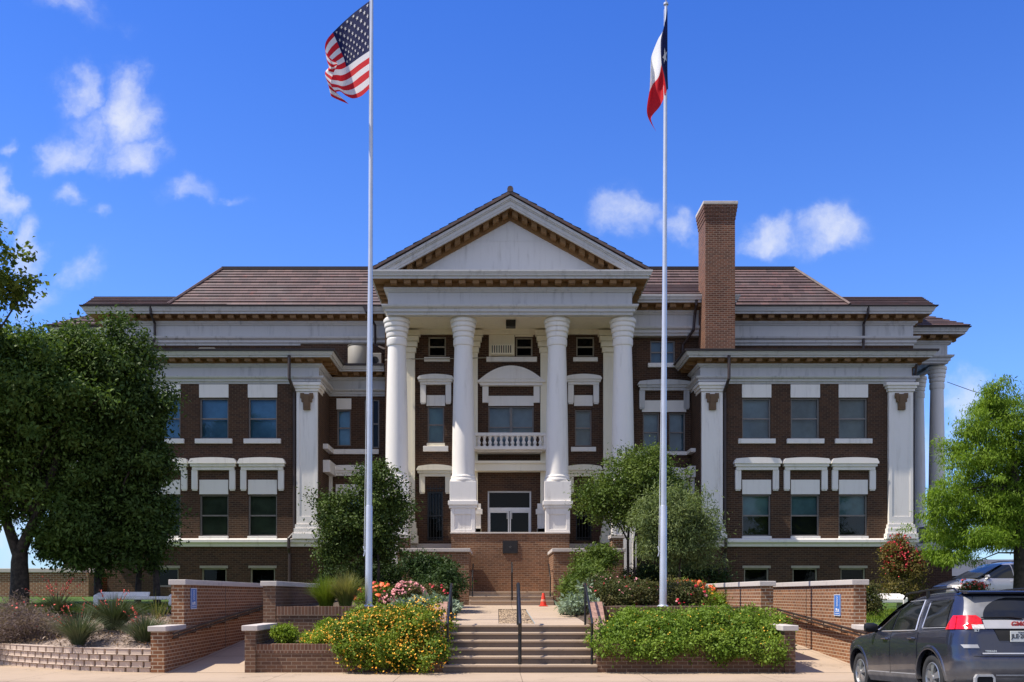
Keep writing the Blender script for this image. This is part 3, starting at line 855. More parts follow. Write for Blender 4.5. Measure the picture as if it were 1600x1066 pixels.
# columns
def column(cx, cy, foot, zsh, ztop, sc=1.0, ped=True, mat='white'):
    """round shaft with a stack of capital rings; pedestal of three blocks"""
    h = ztop - zsh
    o = MB()
    prof = [(.47 * sc, zsh), (.50 * sc, zsh + .03), (.50 * sc, zsh + .10), (.465 * sc, zsh + .13), (.47 * sc, zsh + .17), (.47 * sc, zsh + .21), (.435 * sc, zsh + .25), (.425 * sc, zsh + .34)]
    z0, z1 = zsh + .34, ztop - 1.02
    for i in range(1, 11):
        t = i / 10; prof.append(((.425 + (.335 - .425) * (t ** 1.6)) * sc, z0 + (z1 - z0) * t))
    z = z1
    prof += [(.365 * sc, z + .01), (.38 * sc, z + .06), (.38 * sc, z + .24), (.36 * sc, z + .27)]
    z += .30
    for r, hh in ((.395, .19), (.43, .18), (.465, .17), (.50, .16)):
        prof += [(r * sc - .055, z), (r * sc - .01, z + .03), (r * sc, z + .07), (r * sc, z + hh - .03), (r * sc - .03, z + hh)]
        z += hh
    prof.append((.46 * sc, ztop))
    o.lathe(prof, cx, cy, 40)
    c = o.build("column", M[mat], CH_T, smooth=True, ang=28)
    if ped:
        p = MB(); k = .49
        p.box(cx - k, cx + k, cy - k, cy + k, Z(783, 35.51) + .01, zsh)
        za_, zb2 = Z(783, 35.51), Z(793, 35.51)
        p.box(cx - .55, cx + .55, cy - .55, cy + .55, zb2 + .09, za_ + .01); p.box(cx - .51, cx + .51, cy - .51, cy + .51, zb2 - .02, zb2 + .09)
        d = .45; p.box(cx - d, cx + d, cy - d, cy + d, foot, zb2 - .02)
        e = .14
        for (a, b, c0, c1) in ((-d, -d + e, foot, zb2 - .02), (d - e, d, foot, zb2 - .02), (-d + e, d - e, foot, foot + .12), (-d + e, d - e, zb2 - .26, zb2 - .02)):
            p.box(cx + a, cx + b, cy - d - .03, cy - d, c0, c1)
        p.build("pedestal", M[mat], c, bevel=.012)
    return c
zsh = Z(752, 35.55); ztop = 11.93
for cxx, ft in ((-4.235, 1.2), (-1.74, zf + .04), (1.77, zf + .04), (4.235, 1.2)): column(cxx, 36.0, ft, zsh, ztop)
# pilasters on the bay wall behind the columns
for s in (-1, 1):
    a, b = sorted((s * 1.25, s * 2.0)); pilaster(a, b, BB, (zf + .05, zf + .9, 11.25, 12.1), mat='cream', tiers=True)
    a, b = sorted((s * 3.75, s * 4.6)); pilaster(a, b, BB, (3.65, 4.5, 11.25, 12.1), mat='cream', tiers=True)
    # impost blocks seen beside the pedestals
    m = MB(); a, b = sorted((s * 1.12, s * 2.05)); m.box(a, b, BB - .3, BB - .15, zf + .05, Z(783, 37)); m.box(a - .06, b + .06, BB - .36, BB - .13, Z(800, 37), Z(792, 37)); m.build("pilaster_foot", M['white'], CH_T)
# ceiling with beams and a floodlight
m = MB(); m.box(-4.3, 4.3, 35.7, BB - .01, 12.16, 12.25)
for xx in (-1.74, 1.77): m.box(xx - .25, xx + .25, 35.7, BB - .16, 12.02, 12.16)
m.box(-4.3, 4.3, BB - .16, BB - .01, 11.98, 12.16)
m.build("portico_ceiling", M['cream'], CH_T)
m = MB(); m.box(X(790.5, 37), X(805.5, 37), 36.8, 37.15, Z(512, 37), Z(501.5, 37)); m.box(X(798, 37) - .04, X(798, 37) + .04, 36.95, 37.05, Z(501, 37), 12.17); m.build("floodlight", M['black'], CH_T, bevel=.02)
# balcony between the inner pilasters
bz = lambda y: Z(y, 37.6)
m = MB(); bx0, bx1 = -1.44, 1.47
m.box(bx0, bx1, 37.45, 37.70, bz(682), bz(677)); m.box(bx0 - .05, bx1 + .05, 37.4, BB - .01, bz(703.5), bz(698.5)); m.box(bx0 + .2, bx1 - .2, 37.6, BB - .01, bz(706), bz(703.5))
m.box(bx0 - .02, bx0 + .13, 37.46, 37.69, bz(698.5), bz(682)); m.box(bx1 - .13, bx1 + .02, 37.46, 37.69, bz(698.5), bz(682))
bal = m.build("balcony", M['white'], CH_T, bevel=.01)
for i in range(12):
    x = bx0 + .25 + i * (bx1 - bx0 - .5) / 11; h0, h1 = bz(698.5), bz(682); H = h1 - h0
    b_ = MB(); b_.lathe([(.075, h0), (.075, h0 + H * .1), (.045, h0 + H * .16), (.085, h0 + H * .38), (.04, h0 + H * .62), (.06, h0 + H * .85), (.075, h0 + H * .9), (.075, h1)], x, 37.57, 12)
    b_.build("baluster", M['white'], bal, smooth=True)
m = MB(); m.box(-1.44, 1.47, 37.75, BB - .01, Z(735.5, 37.75), Z(721, 37.75)); m.box(-1.44, 1.47, 37.68, BB - .01, Z(724, 37.7), Z(720, 37.7)); m.build("lintel", M['cream'], CH_T)
# conduit across the bay
m = MB(); zc = Z(559, 37.9)
m.tube([(-4.9, 37.9, zc - .1), (-4.2, 37.9, zc - .03), (-3.8, 38.1, zc), (-1.9, 38.15, zc + .03), (-.9, 38.15, zc + .06)], .018, 6); m.build("conduit", M['frame_cream'], CH_T)

# ---------------- pediment
yF = 34.85
za = Z(300, yF); xe = 5.05; ze = 13.44
sl_ = (za - ze) / xe
def tri(off, xx): return [(-xx, ze - off + (xe - xx) * sl_), (0, za - off), (xx, ze - off + (xe - xx) * sl_)]
def band(m, o0, o1, y0, y1, zmin=13.38):
    """a raking band between two vertical offsets below the roof line"""
    for s in (-1, 1):
        xa = max(0, xe - max(0, (zmin - (ze - o0)) / sl_)); xb = max(0, xe - max(0, (zmin - (ze - o1)) / sl_))
        p = [(0, za - o0), (s * xa, za - o0 - xa * sl_), (s * xb, za - o1 - xb * sl_), (0, za - o1)]
        if s > 0: p.reverse()
        m.prism(p, y0, y1)
m = MB()
band(m, .14, .24, yF - .04, 35.5); band(m, .24, .29, yF, 35.5); band(m, .29, .44, yF + .04, yF + .16); band(m, .44, .52, yF + .06, yF + .16)
m.build("raking_cornice", M['frieze'], CH_T)
m = MB()
band(m, .46, .50, yF + .17, 35.46); band(m, .50, .80, 35.42, 35.50)
for s in (-1, 1):
    n = 13
    for i in range(n):
        x = .18 + i * .35
        if x > 4.3: break
        z1 = za - .50 - x * sl_
        hw = .10
        p = [(s * (x - hw), z1 + hw * sl_), (s * (x + hw), z1 - hw * sl_), (s * (x + hw), z1 - .19 - hw * sl_), (s * (x - hw), z1 - .19 + hw * sl_)]
        if s < 0: p.reverse()
        m.prism(p, yF + .25, 35.42)
m.build("modillion_course", M['brown'], CH_T)
m = MB()
m.prism([(-4.6, 13.40), (4.6, 13.40), (0, za - .6)], 35.5, 35.6)
m.box(-3.1, 3.1, 35.475, 35.5, 13.40, 13.50)
m.prism([(-1.45, Z(378, 35.5)), (1.45, Z(378, 35.5)), (1.42, Z(377, 35.5)), (-1.42, Z(377, 35.5))], 35.49, 35.5)
m.build("tympanum", paint_mat("tympanum paint", (.64, .63, .62), (.36, .345, .33), .85), CH_T)

# ---------------- roofs: courses of tiles laid as real overlapping strips
def tiled(m, quad, n=12, lift=.045):
    """quad: eave a, eave b, top b, top a"""
    a, b, c, d = [Vector(p) for p in quad]
    nr = (b - a).cross(d - a).normalized()
    if nr.z < 0: nr = -nr
    for i in range(n):
        t0, t1 = i / n, (i + 1) / n
        p0, p1 = a.lerp(d, t0), b.lerp(c, t0); q0, q1 = a.lerp(d, t1), b.lerp(c, t1)
        u = nr * lift * (1 + .25 * math.sin(i * 2.7 + a.x))
        m.add([p0 + u, p1 + u, q1 + nr * .006, q0 + nr * .006, p0, p1], [(0, 1, 2, 3), (4, 5, 1, 0)])
yE, zE = BM - .62, 13.42
yR = 41.0; zR = Z(421, yR); xR = 446 * yR / F; xE = 13.9
m = MB()
tiled(m, [(-xE, yE, zE), (xE, yE, zE), (xR, yR, zR), (-xR, yR, zR)], 13)
for s in (-1, 1):
    q = [(s * xE, 53, zE), (s * xE, yE, zE), (s * xR, yR, zR), (s * xR, 51, zR)]
    tiled(m, q, 13)
m.quad((-xR, yR, zR), (xR, yR, zR), (xR, 51, zR), (-xR, 51, zR))
# hip caps and the dark kerb of the flat top
roof = m.build("roof", M['tile'], CH_T)
for s in (-1, 1): m = MB(); m.tube([(s * xE, yE, zE + .04), (s * xR, yR, zR + .05)], .075, 6); m.build("hip_tile", M['tile'], roof)
m = MB(); m.box(-xR - .03, xR + .03, yR - .08, yR + .12, zR - .02, zR + .10)
for s in (-1, 1): m.box(s * xR - .05, s * xR + .05, yR + .12, 51, zR - .02, zR + .08)
m.build("roof_kerb", M['brown_dark'], roof)
# apron in front, beside the portico
m = MB()
tiled(m, [(4.6, 37.68, zE), (8.9, 37.68, zE), (8.9, 40.2, zE + 1.18), (4.6, 40.2, zE + 1.18)], 7)
m.build("roof", M['tile'], CH_T)
# lower roof over the ends and the side porticoes
for s in (-1, 1):
    m = MB(); yl, zl2, xl = 41.4, Z(464, 41.4), 645 * 41.4 / F
    q = [(s * 11.5, yE, zE), (s * 17.35, yE, zE), (s * xl, yl, zl2), (s * 11.5, yl, zl2)]
    tiled(m, q, 8)
    yf, xo = 42.05, 20.25; zt2 = zl2 + .02
    yh = yf + 1.6; xh = xo - 1.6
    tiled(m, [(s * 16.9, yf, zE), (s * xo, yf, zE), (s * xh, yh + .2, zt2), (s * 16.9, yh + .2, zt2)], 8)
    tiled(m, [(s * xo, 53, zE), (s * xo, yf, zE), (s * xh, yh + .2, zt2), (s * xh, 52, zt2)], 8)
    tiled(m, [(s * 17.35, 44, zE), (s * 17.35, yE, zE), (s * xl, yl, zl2), (s * xl, 44, zl2)], 8)
    m.quad((s * 11.5, yl, zl2), (s * xl, yl, zl2), (s * xh, yh + .2, zt2), (s * xh, 52, zt2)); m.quad((s * 11.5, yl, zl2), (s * xh, 52, zt2), (s * 11.5, 52, zt2), (s * 11.5, 45, zt2))
    m.build("roof", M['tile'], CH_T)
    # side portico: two columns in view, its base and inner wall
    for yy in (43.5, 45.5, 49.0): column(s * 19.45, yy, 3.9, 4.7, 11.93, .84, ped=False)
    m = MB()
    a, b = sorted((s * 16.75, s * 20.0)); m.box(a, b, 42.9, 52, 3.6, 3.9); m.box(min(s * 18.85, s * 19.85), max(s * 18.85, s * 19.85), 43.0, 44.0, 3.9, 4.7); m.box(min(s * 18.85, s * 19.85), max(s * 18.85, s * 19.85), 45.0, 46.0, 3.9, 4.7)
    m.build("portico_base", M['frieze'], CH_T)
    m = MB(); a, b = sorted((s * 16.77, s * 19.9)); m.box(a, b, 43.0, 52, 1.0, 3.6); m.build("portico_base", M['brick'], CH_T)
# portico gable roof
m = MB(); y0 = yF - .10
for s in (-1, 1):
    q = [(s * (xe + .05), y0, ze - .02), (s * (xe + .05), 43.5, ze - .02), (0, 43.5, za + .01), (0, y0, za + .01)]
    tiled(m, q, 16, .035)
    m.add([(s * (xe + .05), y0, ze - .11), (0, y0, za - .10), (0, y0, za + .01), (s * (xe + .05), y0, ze - .02)], [(0, 1, 2, 3)])
    m.add([(s * (xe + .05), y0, ze - .11), (0, y0, za - .10), (0, yF + .1, za - .10), (s * (xe + .05), yF + .1, ze - .11)], [(0, 1, 2, 3)])
    m.add([(s * (xe + .05), y0, ze - .11), (s * (xe + .05), 40, ze - .11), (s * (xe + .05), 40, ze - .02), (s * (xe + .05), y0, ze - .02)], [(0, 1, 2, 3)])
gr = m.build("roof", M['tile'], CH_T)
m = MB(); m.tube([(0, y0 - .02, za + .07), (0, 43, za + .07)], .11, 8); m.build("ridge_tile", M['tile'], gr)

# ---------------- chimney
m = MB(); c0, c1 = X(1102, 37), X(1148.5, 37); yb0 = 37.0; yb1 = 38.25; zb_ = zt + .02; zc = Z(321, 37)
xl_ = c0
m.box(c0, c1, yb0, yb1, zb_ + .1, zc - .55)
for i, o in enumerate((.02, .04, .06, .08)): m.box(c0 - o, c1 + o, yb0 - o, yb1 + o, zc - .55 + i * .14 + .001, zc - .55 + (i + 1) * .14)
chm = m.build("chimney", M['chimney'], CH_T)
m = MB(); m.box(c0 - .10, c1 + .10, yb0 - .10, yb1 + .10, zc + .012, zc + .14); m.build("chimney_cap", M['stone'], chm, bevel=.02)
m = MB(); m.box(c0 - .02, c1 + .02, yb0 - .04, yb0, zb_ - .0, zb_ + .12); m.build("flashing", M['alu'], chm)

# ---------------- downspouts
def spout(pts, r=.05):
    m = MB(); m.tube(pts, r, 8); m.build("downspout", M['brown_dark'], CH_T)
yo = BW - .68
zg = 10.5
spout([(8.25, yo + .05, 10.62), (8.25, yo + .05, 9.75), (8.18, BW - .16, 9.35), (8.22, BW - .10, 9.1), (8.22, BW - .10, 3.9), (8.22, BW - .26, 3.75), (8.22, BW - .26, 3.4), (8.22, BW - .10, 3.2), (8.22, BW - .10, 1.4)], .06)
spout([(-8.3, yo + .05, 10.62), (-8.3, yo + .05, 9.75), (-8.2, BW - .16, 9.35), (-8.22, BW - .10, 9.1), (-8.22, BW - .10, 4.0), (-8.4, BW - .26, 3.75), (-8.4, BW - .26, 3.4), (-8.4, BW - .10, 3.2), (-8.4, BW - .10, 1.4)], .06)
spout([(15.50, BW - .2, 10.4), (15.52, BW + .12, 9.6), (15.52, BW + .12, 4.2), (15.62, BW - .1, 3.9)], .05)
for xx in (14.65, -14.6):
    spout([(xx, BM - .62, 13.36), (xx, BM - .62, 13.1), (xx, BM - .14, 12.8), (xx, BM - .14, 12.2), (xx - .1, BM - .35, 11.7), (xx - .25, BM - .4, 11.1)], .055)
spout([(7.35, 37.7, 13.36), (7.35, 37.7, 13.0), (7.35, 38.0, 12.7), (7.3, 38.0, 12.1), (6.95, 38.36, 11.6), (6.9, 38.36, 10.6)], .055)
spout([(-5.75, 39.1, 13.4), (-5.75, 39.1, 13.1), (-5.5, 39.5, 12.7), (-5.5, 39.5, 11.9), (-5.0, 38.9, 11.55)], .055)
m = MB(); m.prism([(-5.95, 13.35), (-5.55, 13.35), (-5.66, 13.1), (-5.84, 13.1)], 38.98, 39.2); m.build("rain_hopper", M['brown_dark'], CH_T)
# ================================================================ brick walls, planters, steps
def brick_wall(name, label, cat, boxes, caps, loc, mat='garden_brick', group=None, extra=None):
    t = thing(name, label, cat, loc, group)
    m = MB()
    for b in boxes: m.box(*b)
    m.build("brickwork", M[mat], t)
    if caps:
        m = MB()
        for b in caps: m.box(*b)
        m.build("coping", M['stone'], t, bevel=.012)
    if extra: extra(t)
    return t
def joints(xs):
    def f(t):
        for (x, y, z0, z1) in xs:
            m = MB(); m.box(x - .006, x + .004, y - .012, y + .012, z0, z1); m.build("expansion_joint", M['black'], t)
    return f
for s in (-1, 1):
    def bx(a, b, c, d, e, f): a, b = sorted((s * a, s * b)); return (a, b, c, d, e, f)
    side = "left" if s < 0 else "right"
    sh = "shaded" if s < 0 else "sunlit"
    # outer ramp wall, low in front and tall behind
    brick_wall("ramp_wall", f"{sh} brick wall with pale coping along the outer side of the {side} ramp", "wall",
               [bx(7.32, 7.60, 19.75, 21.0, -.1, .85), bx(7.32, 7.60, 21.0, 28.6, -.1, 1.82)],
               [bx(7.27, 7.65, 19.70, 21.0, .852, .96), bx(7.27, 7.65, 20.95, 28.65, 1.822, 1.94)], (s * 7.45, 22, 0),
               'garden_brick', extra=joints([(s * 7.32, 24.2, 0.2, 1.94)]))
    # inner ramp wall behind the upper planter tier
    brick_wall("ramp_wall", f"brick wall with pale coping between the {side} ramp and the upper flower bed", "wall",
               [bx(5.46, 5.74, 21.6, 29.5, 0, 1.80)], [bx(5.42, 5.79, 21.55, 29.55, 1.802, 1.915)], (s * 5.6, 25, 0),
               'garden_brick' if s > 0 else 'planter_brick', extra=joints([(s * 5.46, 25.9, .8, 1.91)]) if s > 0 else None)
    # front planter: two tiers
    def pl(t):
        m = MB(); m.box(*bx(1.62, 5.46, 19.84, 20.12, .40, .585)); m.box(*bx(1.62, 5.44, 21.58, 21.86, 1.14, 1.345)); m.build("soldier_course", M['soldier'], t)
        m = MB()
        a, b = sorted((s * 1.605, s * 1.86))
        m.prism([(20.121, -.05), (20.121, .585), (20.5, .72), (21.55, 1.40), (21.579, 1.40), (21.579, -.05)], a, b, 'x'); m.build("stair_cheek", M['planter_brick'], t)
        m = MB()
        m.prism([(20.15, .60), (20.5, .724), (21.55, 1.404), (21.9, 1.41), (21.9, 1.45), (21.53, 1.45), (20.48, .78), (20.15, .65)], a - .02, b + .02, 'x'); m.build("cheek_coping", plain("brick paver coping", (.30, .17, .125), .85, var=.3, scale=12), t)
    brick_wall("planter", f"two-tier brick planter with pale corner cap to the {side} of the front steps", "planter",
               [bx(1.605, 5.46, 19.85, 20.10, -.1, .40), bx(5.461, 5.68, 19.80, 21.55, -.1, .86), bx(1.605, 5.44, 21.6, 21.85, -.1, 1.14)],
               [bx(5.40, 5.73, 19.74, 21.54, .862, .975)], (s * 3.6, 20.5, 0), 'planter_brick', extra=pl)
    # wall beside the upper steps
    brick_wall("cheek_wall", f"brick wall with thin pale coping standing {side} of the upper steps", "wall",
               [bx(1.43, 3.82, 32.5, 32.85, .9, 3.06), bx(1.43, 1.80, 32.85, 35.3, .9, 3.06)],
               [bx(1.38, 3.88, 32.44, 32.91, 3.062, 3.18), bx(1.38, 1.85, 32.91, 35.32, 3.062, 3.18)], (s * 2.4, 32.7, 1.2), 'base_brick')
    # pier beside the side stair
    brick_wall("pier", f"small brick pier with white cap below the outer {side} portico column", "pier",
               [bx(3.62, 4.02, 34.2, 34.9, 1.3, 3.62)], [bx(3.56, 4.08, 34.14, 34.96, 3.622, 3.75)], (s * 3.8, 34.5, 1.3), 'garden_brick')
    # handrail along the outer ramp wall
    t = thing("ramp_handrail", f"dark steel handrail on brackets along the {side} ramp wall", "handrail", (s * 7.2, 22, .8))
    m = MB(); xx = s * 7.18
    p = [(xx, 19.9, .80), (xx, 20.3, .83), (xx, 28.5, 1.36)]
    m.tube(p, .028, 8); m.tube([(a, b, c - .075) for a, b, c in p], .022, 8); m.build("rail", M['rail_brown'], t)
    for i in range(8):
        y = 20.2 + i * 1.15; z = .82 + (y - 20.3) * .0646
        m = MB(); m.tube([(xx, y, z), (xx, y, z - .11), (s * 7.33, y, z - .13)], .014, 6); m.build("bracket", M['rail_brown'], t)

# front steps
t = thing("front_steps", "six wide pale concrete steps rising from the pavement", "steps", (0, 20, 0))
rz = .93 / 6; td = .32
m = MB(); tr = MB()
for i in range(6):
    y = 19.85 + i * td
    m.box(-1.6, 1.6, y, 21.44 if i < 5 else 21.46, rz * i if i else -.05, rz * (i + 1) - .045)
    tr.box(-1.6, 1.6, y - .03, min(y + td + .02, 21.43) if i < 5 else 21.43, rz * (i + 1) - .0449, rz * (i + 1))
m.build("riser", M['step'], t)  # stained concrete, darkened further: shade under the nosings put into the colour
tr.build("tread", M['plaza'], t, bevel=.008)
# upper steps and landing
t = thing("upper_steps", "three concrete steps to the landing below the portico", "steps", (0, 32.5, 1.25))
m = MB(); tr = MB(); z0 = plaza_z(32.1); ru = (1.72 - z0) / 3
for i in range(3):
    y = 32.1 + i * .32; e = 33.0 if i < 2 else 35.38
    m.box(-1.42, 1.42, y, e, z0 + ru * i - (.05 if i == 0 else 0), z0 + ru * (i + 1) - .045)
    tr.box(-1.42, 1.42, y - .03, y + .34 if i < 2 else 35.385, z0 + ru * (i + 1) - .0449, z0 + ru * (i + 1))
m.build("riser", M['plaza'], t); tr.build("tread", M['plaza'], t, bevel=.008)
# steel handrails
def stair_rail(label, x, y0, z0, y1, z1, h=.92, r=.026, posts=(0, 1), lower=False):
    t = thing("stair_handrail", label, "handrail", (x, y0, z0))
    m = MB()
    a = Vector((x, y0, z0 + h)); b = Vector((x, y1, z1 + h))
    pts = [(x, y0 - .02, z0 + h - .28), (x, y0 - .10, z0 + h - .06), a, b, (x, y1 + .32, z1 + h), (x, y1 + .36, z1 + h - .06)]
    m.tube(pts, r, 8); m.build("rail", M['black'], t, smooth=True)
    for k in posts:
        p = a.lerp(b, k); g = Vector((x, y0, z0)).lerp(Vector((x, y1, z1)), k)
        m = MB(); m.tube([(p.x, p.y, g.z - .02), (p.x, p.y, p.z)], r, 8); m.build("post", M['black'], t, smooth=True)
    if lower:
        m = MB(); m.tube([(x, y0, z0 + h * .5), (x, y1, z1 + h * .5)], r * .7, 8); m.build("lower_rail", M['black'], t)
stair_rail("black centre handrail dividing the front steps", .0, 20.0, rz, 21.5, .93, r=.038)
stair_rail("black handrail on the left edge of the front steps, beside the orange lantana", -1.5, 20.0, rz, 21.5, .93)
stair_rail("black handrail on the right edge of the front steps, beside the green hedge", 1.5, 20.0, rz, 21.5, .93)
stair_rail("black centre handrail on the upper steps", .03, 32.3, z0 + ru, 32.9, 1.72, h=1.0)
for s in (-1, 1):
    t = thing("wall_handrail", "short black handrail fixed to the brick wall %s of the upper steps" % ("left" if s < 0 else "right"), "handrail", (s * 1.35, 32.4, 2))
    m = MB(); xx = s * 1.30; m.tube([(xx, 32.1, 1.55), (xx, 32.1, 2.2), (xx, 32.2, 2.27), (xx, 33.0, 2.66), (xx, 33.4, 2.66)], .024, 8); m.build("rail", M['black'], t, smooth=True)
    m = MB(); m.tube([(xx, 32.7, 2.5), (xx, 32.7, 2.42), (s * 1.44, 32.7, 2.42)], .013, 6); m.build("bracket", M['black'], t)

# blue signs on the ramp walls
for s in (-1, 1):
    t = thing("ramp_sign", "narrow blue upright sign on the %s ramp wall" % ("shaded left" if s < 0 else "sunlit right"), "sign", (s * 7.3, 21.6, 1.5))
    D = 21.62; z0s, z1s = Z(963, D) , Z(929, D)
    if s < 0: z0s, z1s = Z(952, 21.5), Z(919, 21.5)
    w = .40; y0 = 21.42 if s < 0 else 21.75
    xf = s * 7.318; xb = s * 7.31
    m = MB(); m.box(s * 7.319, s * 7.300, y0, y0 + w, z0s, z1s); m.build("plate", M['sign_blue'], t, bevel=.003)
    m = MB(); H = z1s - z0s; x0, x1 = s * 7.2995, s * 7.2975
    e = .014
    for (a, b, c, d) in ((0, e, 0, H), (w - e, w, 0, H), (e, w - e, 0, e), (e, w - e, H - e, H)): m.box(x0, x1, y0 + a, y0 + b, z0s + c, z0s + d)
    # white marks: two bars with a figure block at the foot, a lighter upright line of lettering above
    for (c, d) in ((.10, .125), (.02, .04)): m.box(x0, x1, y0 + .05, y0 + w - .05, z0s + H * c, z0s + H * d)
    m.box(x0, x1, y0 + .07, y0 + w - .07, z0s + H * .19, z0s + H * .215); m.box(x0, x1, y0 + .09, y0 + .16, z0s + H * .225, z0s + H * .33); m.box(x0, x1, y0 + .2, y0 + .29, z0s + H * .25, z0s + H * .36)
    random.seed(5)
    for i in range(11):
        zz = z0s + H * (.45 + i * .043)
        m.box(x0, x1, y0 + .15, y0 + .25, zz, zz + H * .012)
        m.box(x0, x1, y0 + (.15 if i % 2 else .225), y0 + (.175 if i % 2 else .25), zz + H * .012, zz + H * .027)
    m.build("marks", M['sign_white'], t)

# tan block retaining wall, every block modelled, in one wall
def along(P, d):
    for a, b in zip(P[:-1], P[1:]):
        L = math.dist(a, b)
        if d <= L: 
            f = d / L; return (a[0] + (b[0] - a[0]) * f, a[1] + (b[1] - a[1]) * f, math.atan2(b[1] - a[1], b[0] - a[0]))
        d -= L
    return None
def smooth_path(P, n=10):
    out = []
    for i in range(len(P) - 1):
        p0 = P[max(i - 1, 0)]; p1 = P[i]; p2 = P[i + 1]; p3 = P[min(i + 2, len(P) - 1)]
        for k in range(n):
            t = k / n
            out.append(tuple(.5 * (2 * p1[j] + (p2[j] - p0[j]) * t + (2 * p0[j] - 5 * p1[j] + 4 * p2[j] - p3[j]) * t * t + (3 * p1[j] - p0[j] - 3 * p2[j] + p3[j]) * t ** 3) for j in (0, 1)))
    return out + [P[-1]]
SP = smooth_path(WALLP)
m = MB(); random.seed(11)
for c in range(4):
    d = (c % 2) * -.14 + .15
    while True:
        q = along(SP, d)
        if q is None or d > 13.5: break
        x, y, a = q; L = .252 / 2; dd = .02 * c
        ca, sa = math.cos(a), math.sin(a); h0 = c * .132 - .03; h1 = h0 + .119
        jr = random.uniform(-.014, .014); n_ = (-sa * -1, ca * -1)
        # split face: a chamfered front with a rough bulge
        pr = [(-L, -.10), (-L + .02, -.125 + jr), (0, -.137 + jr), (L - .02, -.125 + jr), (L, -.10), (L, .12), (-L, .12)]
        nx, ny = sa, -ca    # towards the street
        base = []
        for (u, v) in pr: base.append((x + ca * u + nx * (-v) - nx * dd, y + sa * u + ny * (-v) - ny * dd))
        vs = [(px_, py_, h0) for px_, py_ in base] + [(px_, py_, h1) for px_, py_ in base]
        k = len(pr); fs = [tuple(range(k)), tuple(range(2 * k - 1, k - 1, -1))] + [(i, (i + 1) % k, (i + 1) % k + k, i + k) for i in range(k)]
        m.add(vs, fs); d += .295
o = m.build("retaining_wall", M['block'], bevel=.016)
tag(o, "low curved retaining wall of tan concrete blocks beside the pavement", "wall")

# long low brick wall far left
brick_wall("garden_wall", "long low brick wall with pale coping behind the left tree trunk", "wall",
           [(-24, -16.1, 36.0, 36.3, 1.0, 2.45), (-16.1, -15.8, 36.0, 40, 1.0, 2.45)], [(-24, -16.05, 35.95, 36.35, 2.452, 2.6), (-16.15, -15.75, 36.35, 40, 2.452, 2.6)], (-19, 36, 1.4), 'garden_brick')

# white concrete benches on the lawn
def bench(label, cx, cy, z, w, back, h=.44):
    t = thing("concrete_bench", label, "bench", (cx, cy, z), "white concrete benches on the lawn")
    m = MB(); m.box(cx - w / 2, cx + w / 2, cy - .22, cy + .25, z + h * .50, z + h * .74); m.build("seat", M['white'], t, bevel=.02)
    m = MB(); m.prism([(cy + .2, z + h * .742), (cy + .3, z + h * .742), (cy + .36, z + h * 1.06), (cy + .28, z + h * 1.06)], cx - w / 2, cx + w * back, 'x'); m.build("backrest", M['white'], t, bevel=.02)
    for s in (-1, 1):
        m = MB(); c = cx + s * (w / 2 - .08); m.prism([(cy - .24, z), (cy + .28, z), (cy + .28, z + h), (cy + .1, z + h), (cy - .24, z + h * .8)], c - .07 + (s * .005), c + .07 + (s * .005), 'x'); m.build("leg", M['white'], t, bevel=.02)
bench("long white concrete bench under the dark left trees", X(213, 27), 27, lawn_z(0, 27) - .03, 2.25, .12, .40)
bench("white concrete bench half hidden behind the red flowering shrub", X(1375, 29), 29.0, rlawn_z(0, 29.0) - .02, 1.5, .5, .5)

# rooftop boxes on the left wing
for (x0, x1, y0_, D, h, lab) in ((313, 343, 541, 38.2, .30, "low beige vent box nearest the downspout on the left wing roof"), (438, 468, 541, 38.0, .16, "flat beige vent cap in the middle of the left wing roof"), (497, 523, 541, 38.0, .2, "flat beige vent cap at the inner corner of the left wing roof")):
    t = thing("roof_vent", lab, "roof vent", (X((x0 + x1) / 2, D), D, zt), "vents on the left wing roof")
    a, b = X(x0, D), X(x1, D); zz = zt + h + .18
    m = MB(); m.box(a, b, D - .35, D + .35, zt + .03, zz); m.build("housing", M['ac'], t, bevel=.03)
    m = MB(); m.prism([(a - .05, zz + .002), (b + .05, zz + .002), (b - .1, zz + .07), (a + .1, zz + .07)], D - .4, D + .4); m.build("lid", M['ac'], t)
t = thing("roof_air_unit", "large rounded beige air unit on the roof left of the portico", "air unit", (X(560, 39.1), 39.1, zt))
a, b = X(545, 39.1), X(577, 39.1); m = MB()
m.lathe([(.44, zt + .03), (.46, zt + .1), (.46, zt + .86), (.42, zt + .92)], (a + b) / 2, 39.15, 28); m.build("housing", M['ac'], t, smooth=True)
m = MB(); m.lathe([(.46, zt + .921), (.47, zt + .95), (.2, zt + .98)], (a + b) / 2, 39.15, 28); m.build("lid", M['ac'], t, smooth=True)
t = thing("roof_air_unit", "small beige air unit with dark fan opening close to the left portico column", "air unit", (X(587, 39.1), 39.1, zt))
a, b = X(578, 39.1), X(597, 39.1); m = MB(); m.box(a, b, 38.9, 39.4, zt + .03, zt + .62); m.build("housing", M['ac'], t, bevel=.02)
m = MB(); m.lathe([(.0, -.01), (.15, -.01), (.15, .0)], 0, 0, 20); o = m.build("fan_opening", M['dark'], None); o.rotation_euler = (R(90), 0, 0); o.location = ((a + b) / 2 - .02, 38.893, zt + .33); attach(o, t)

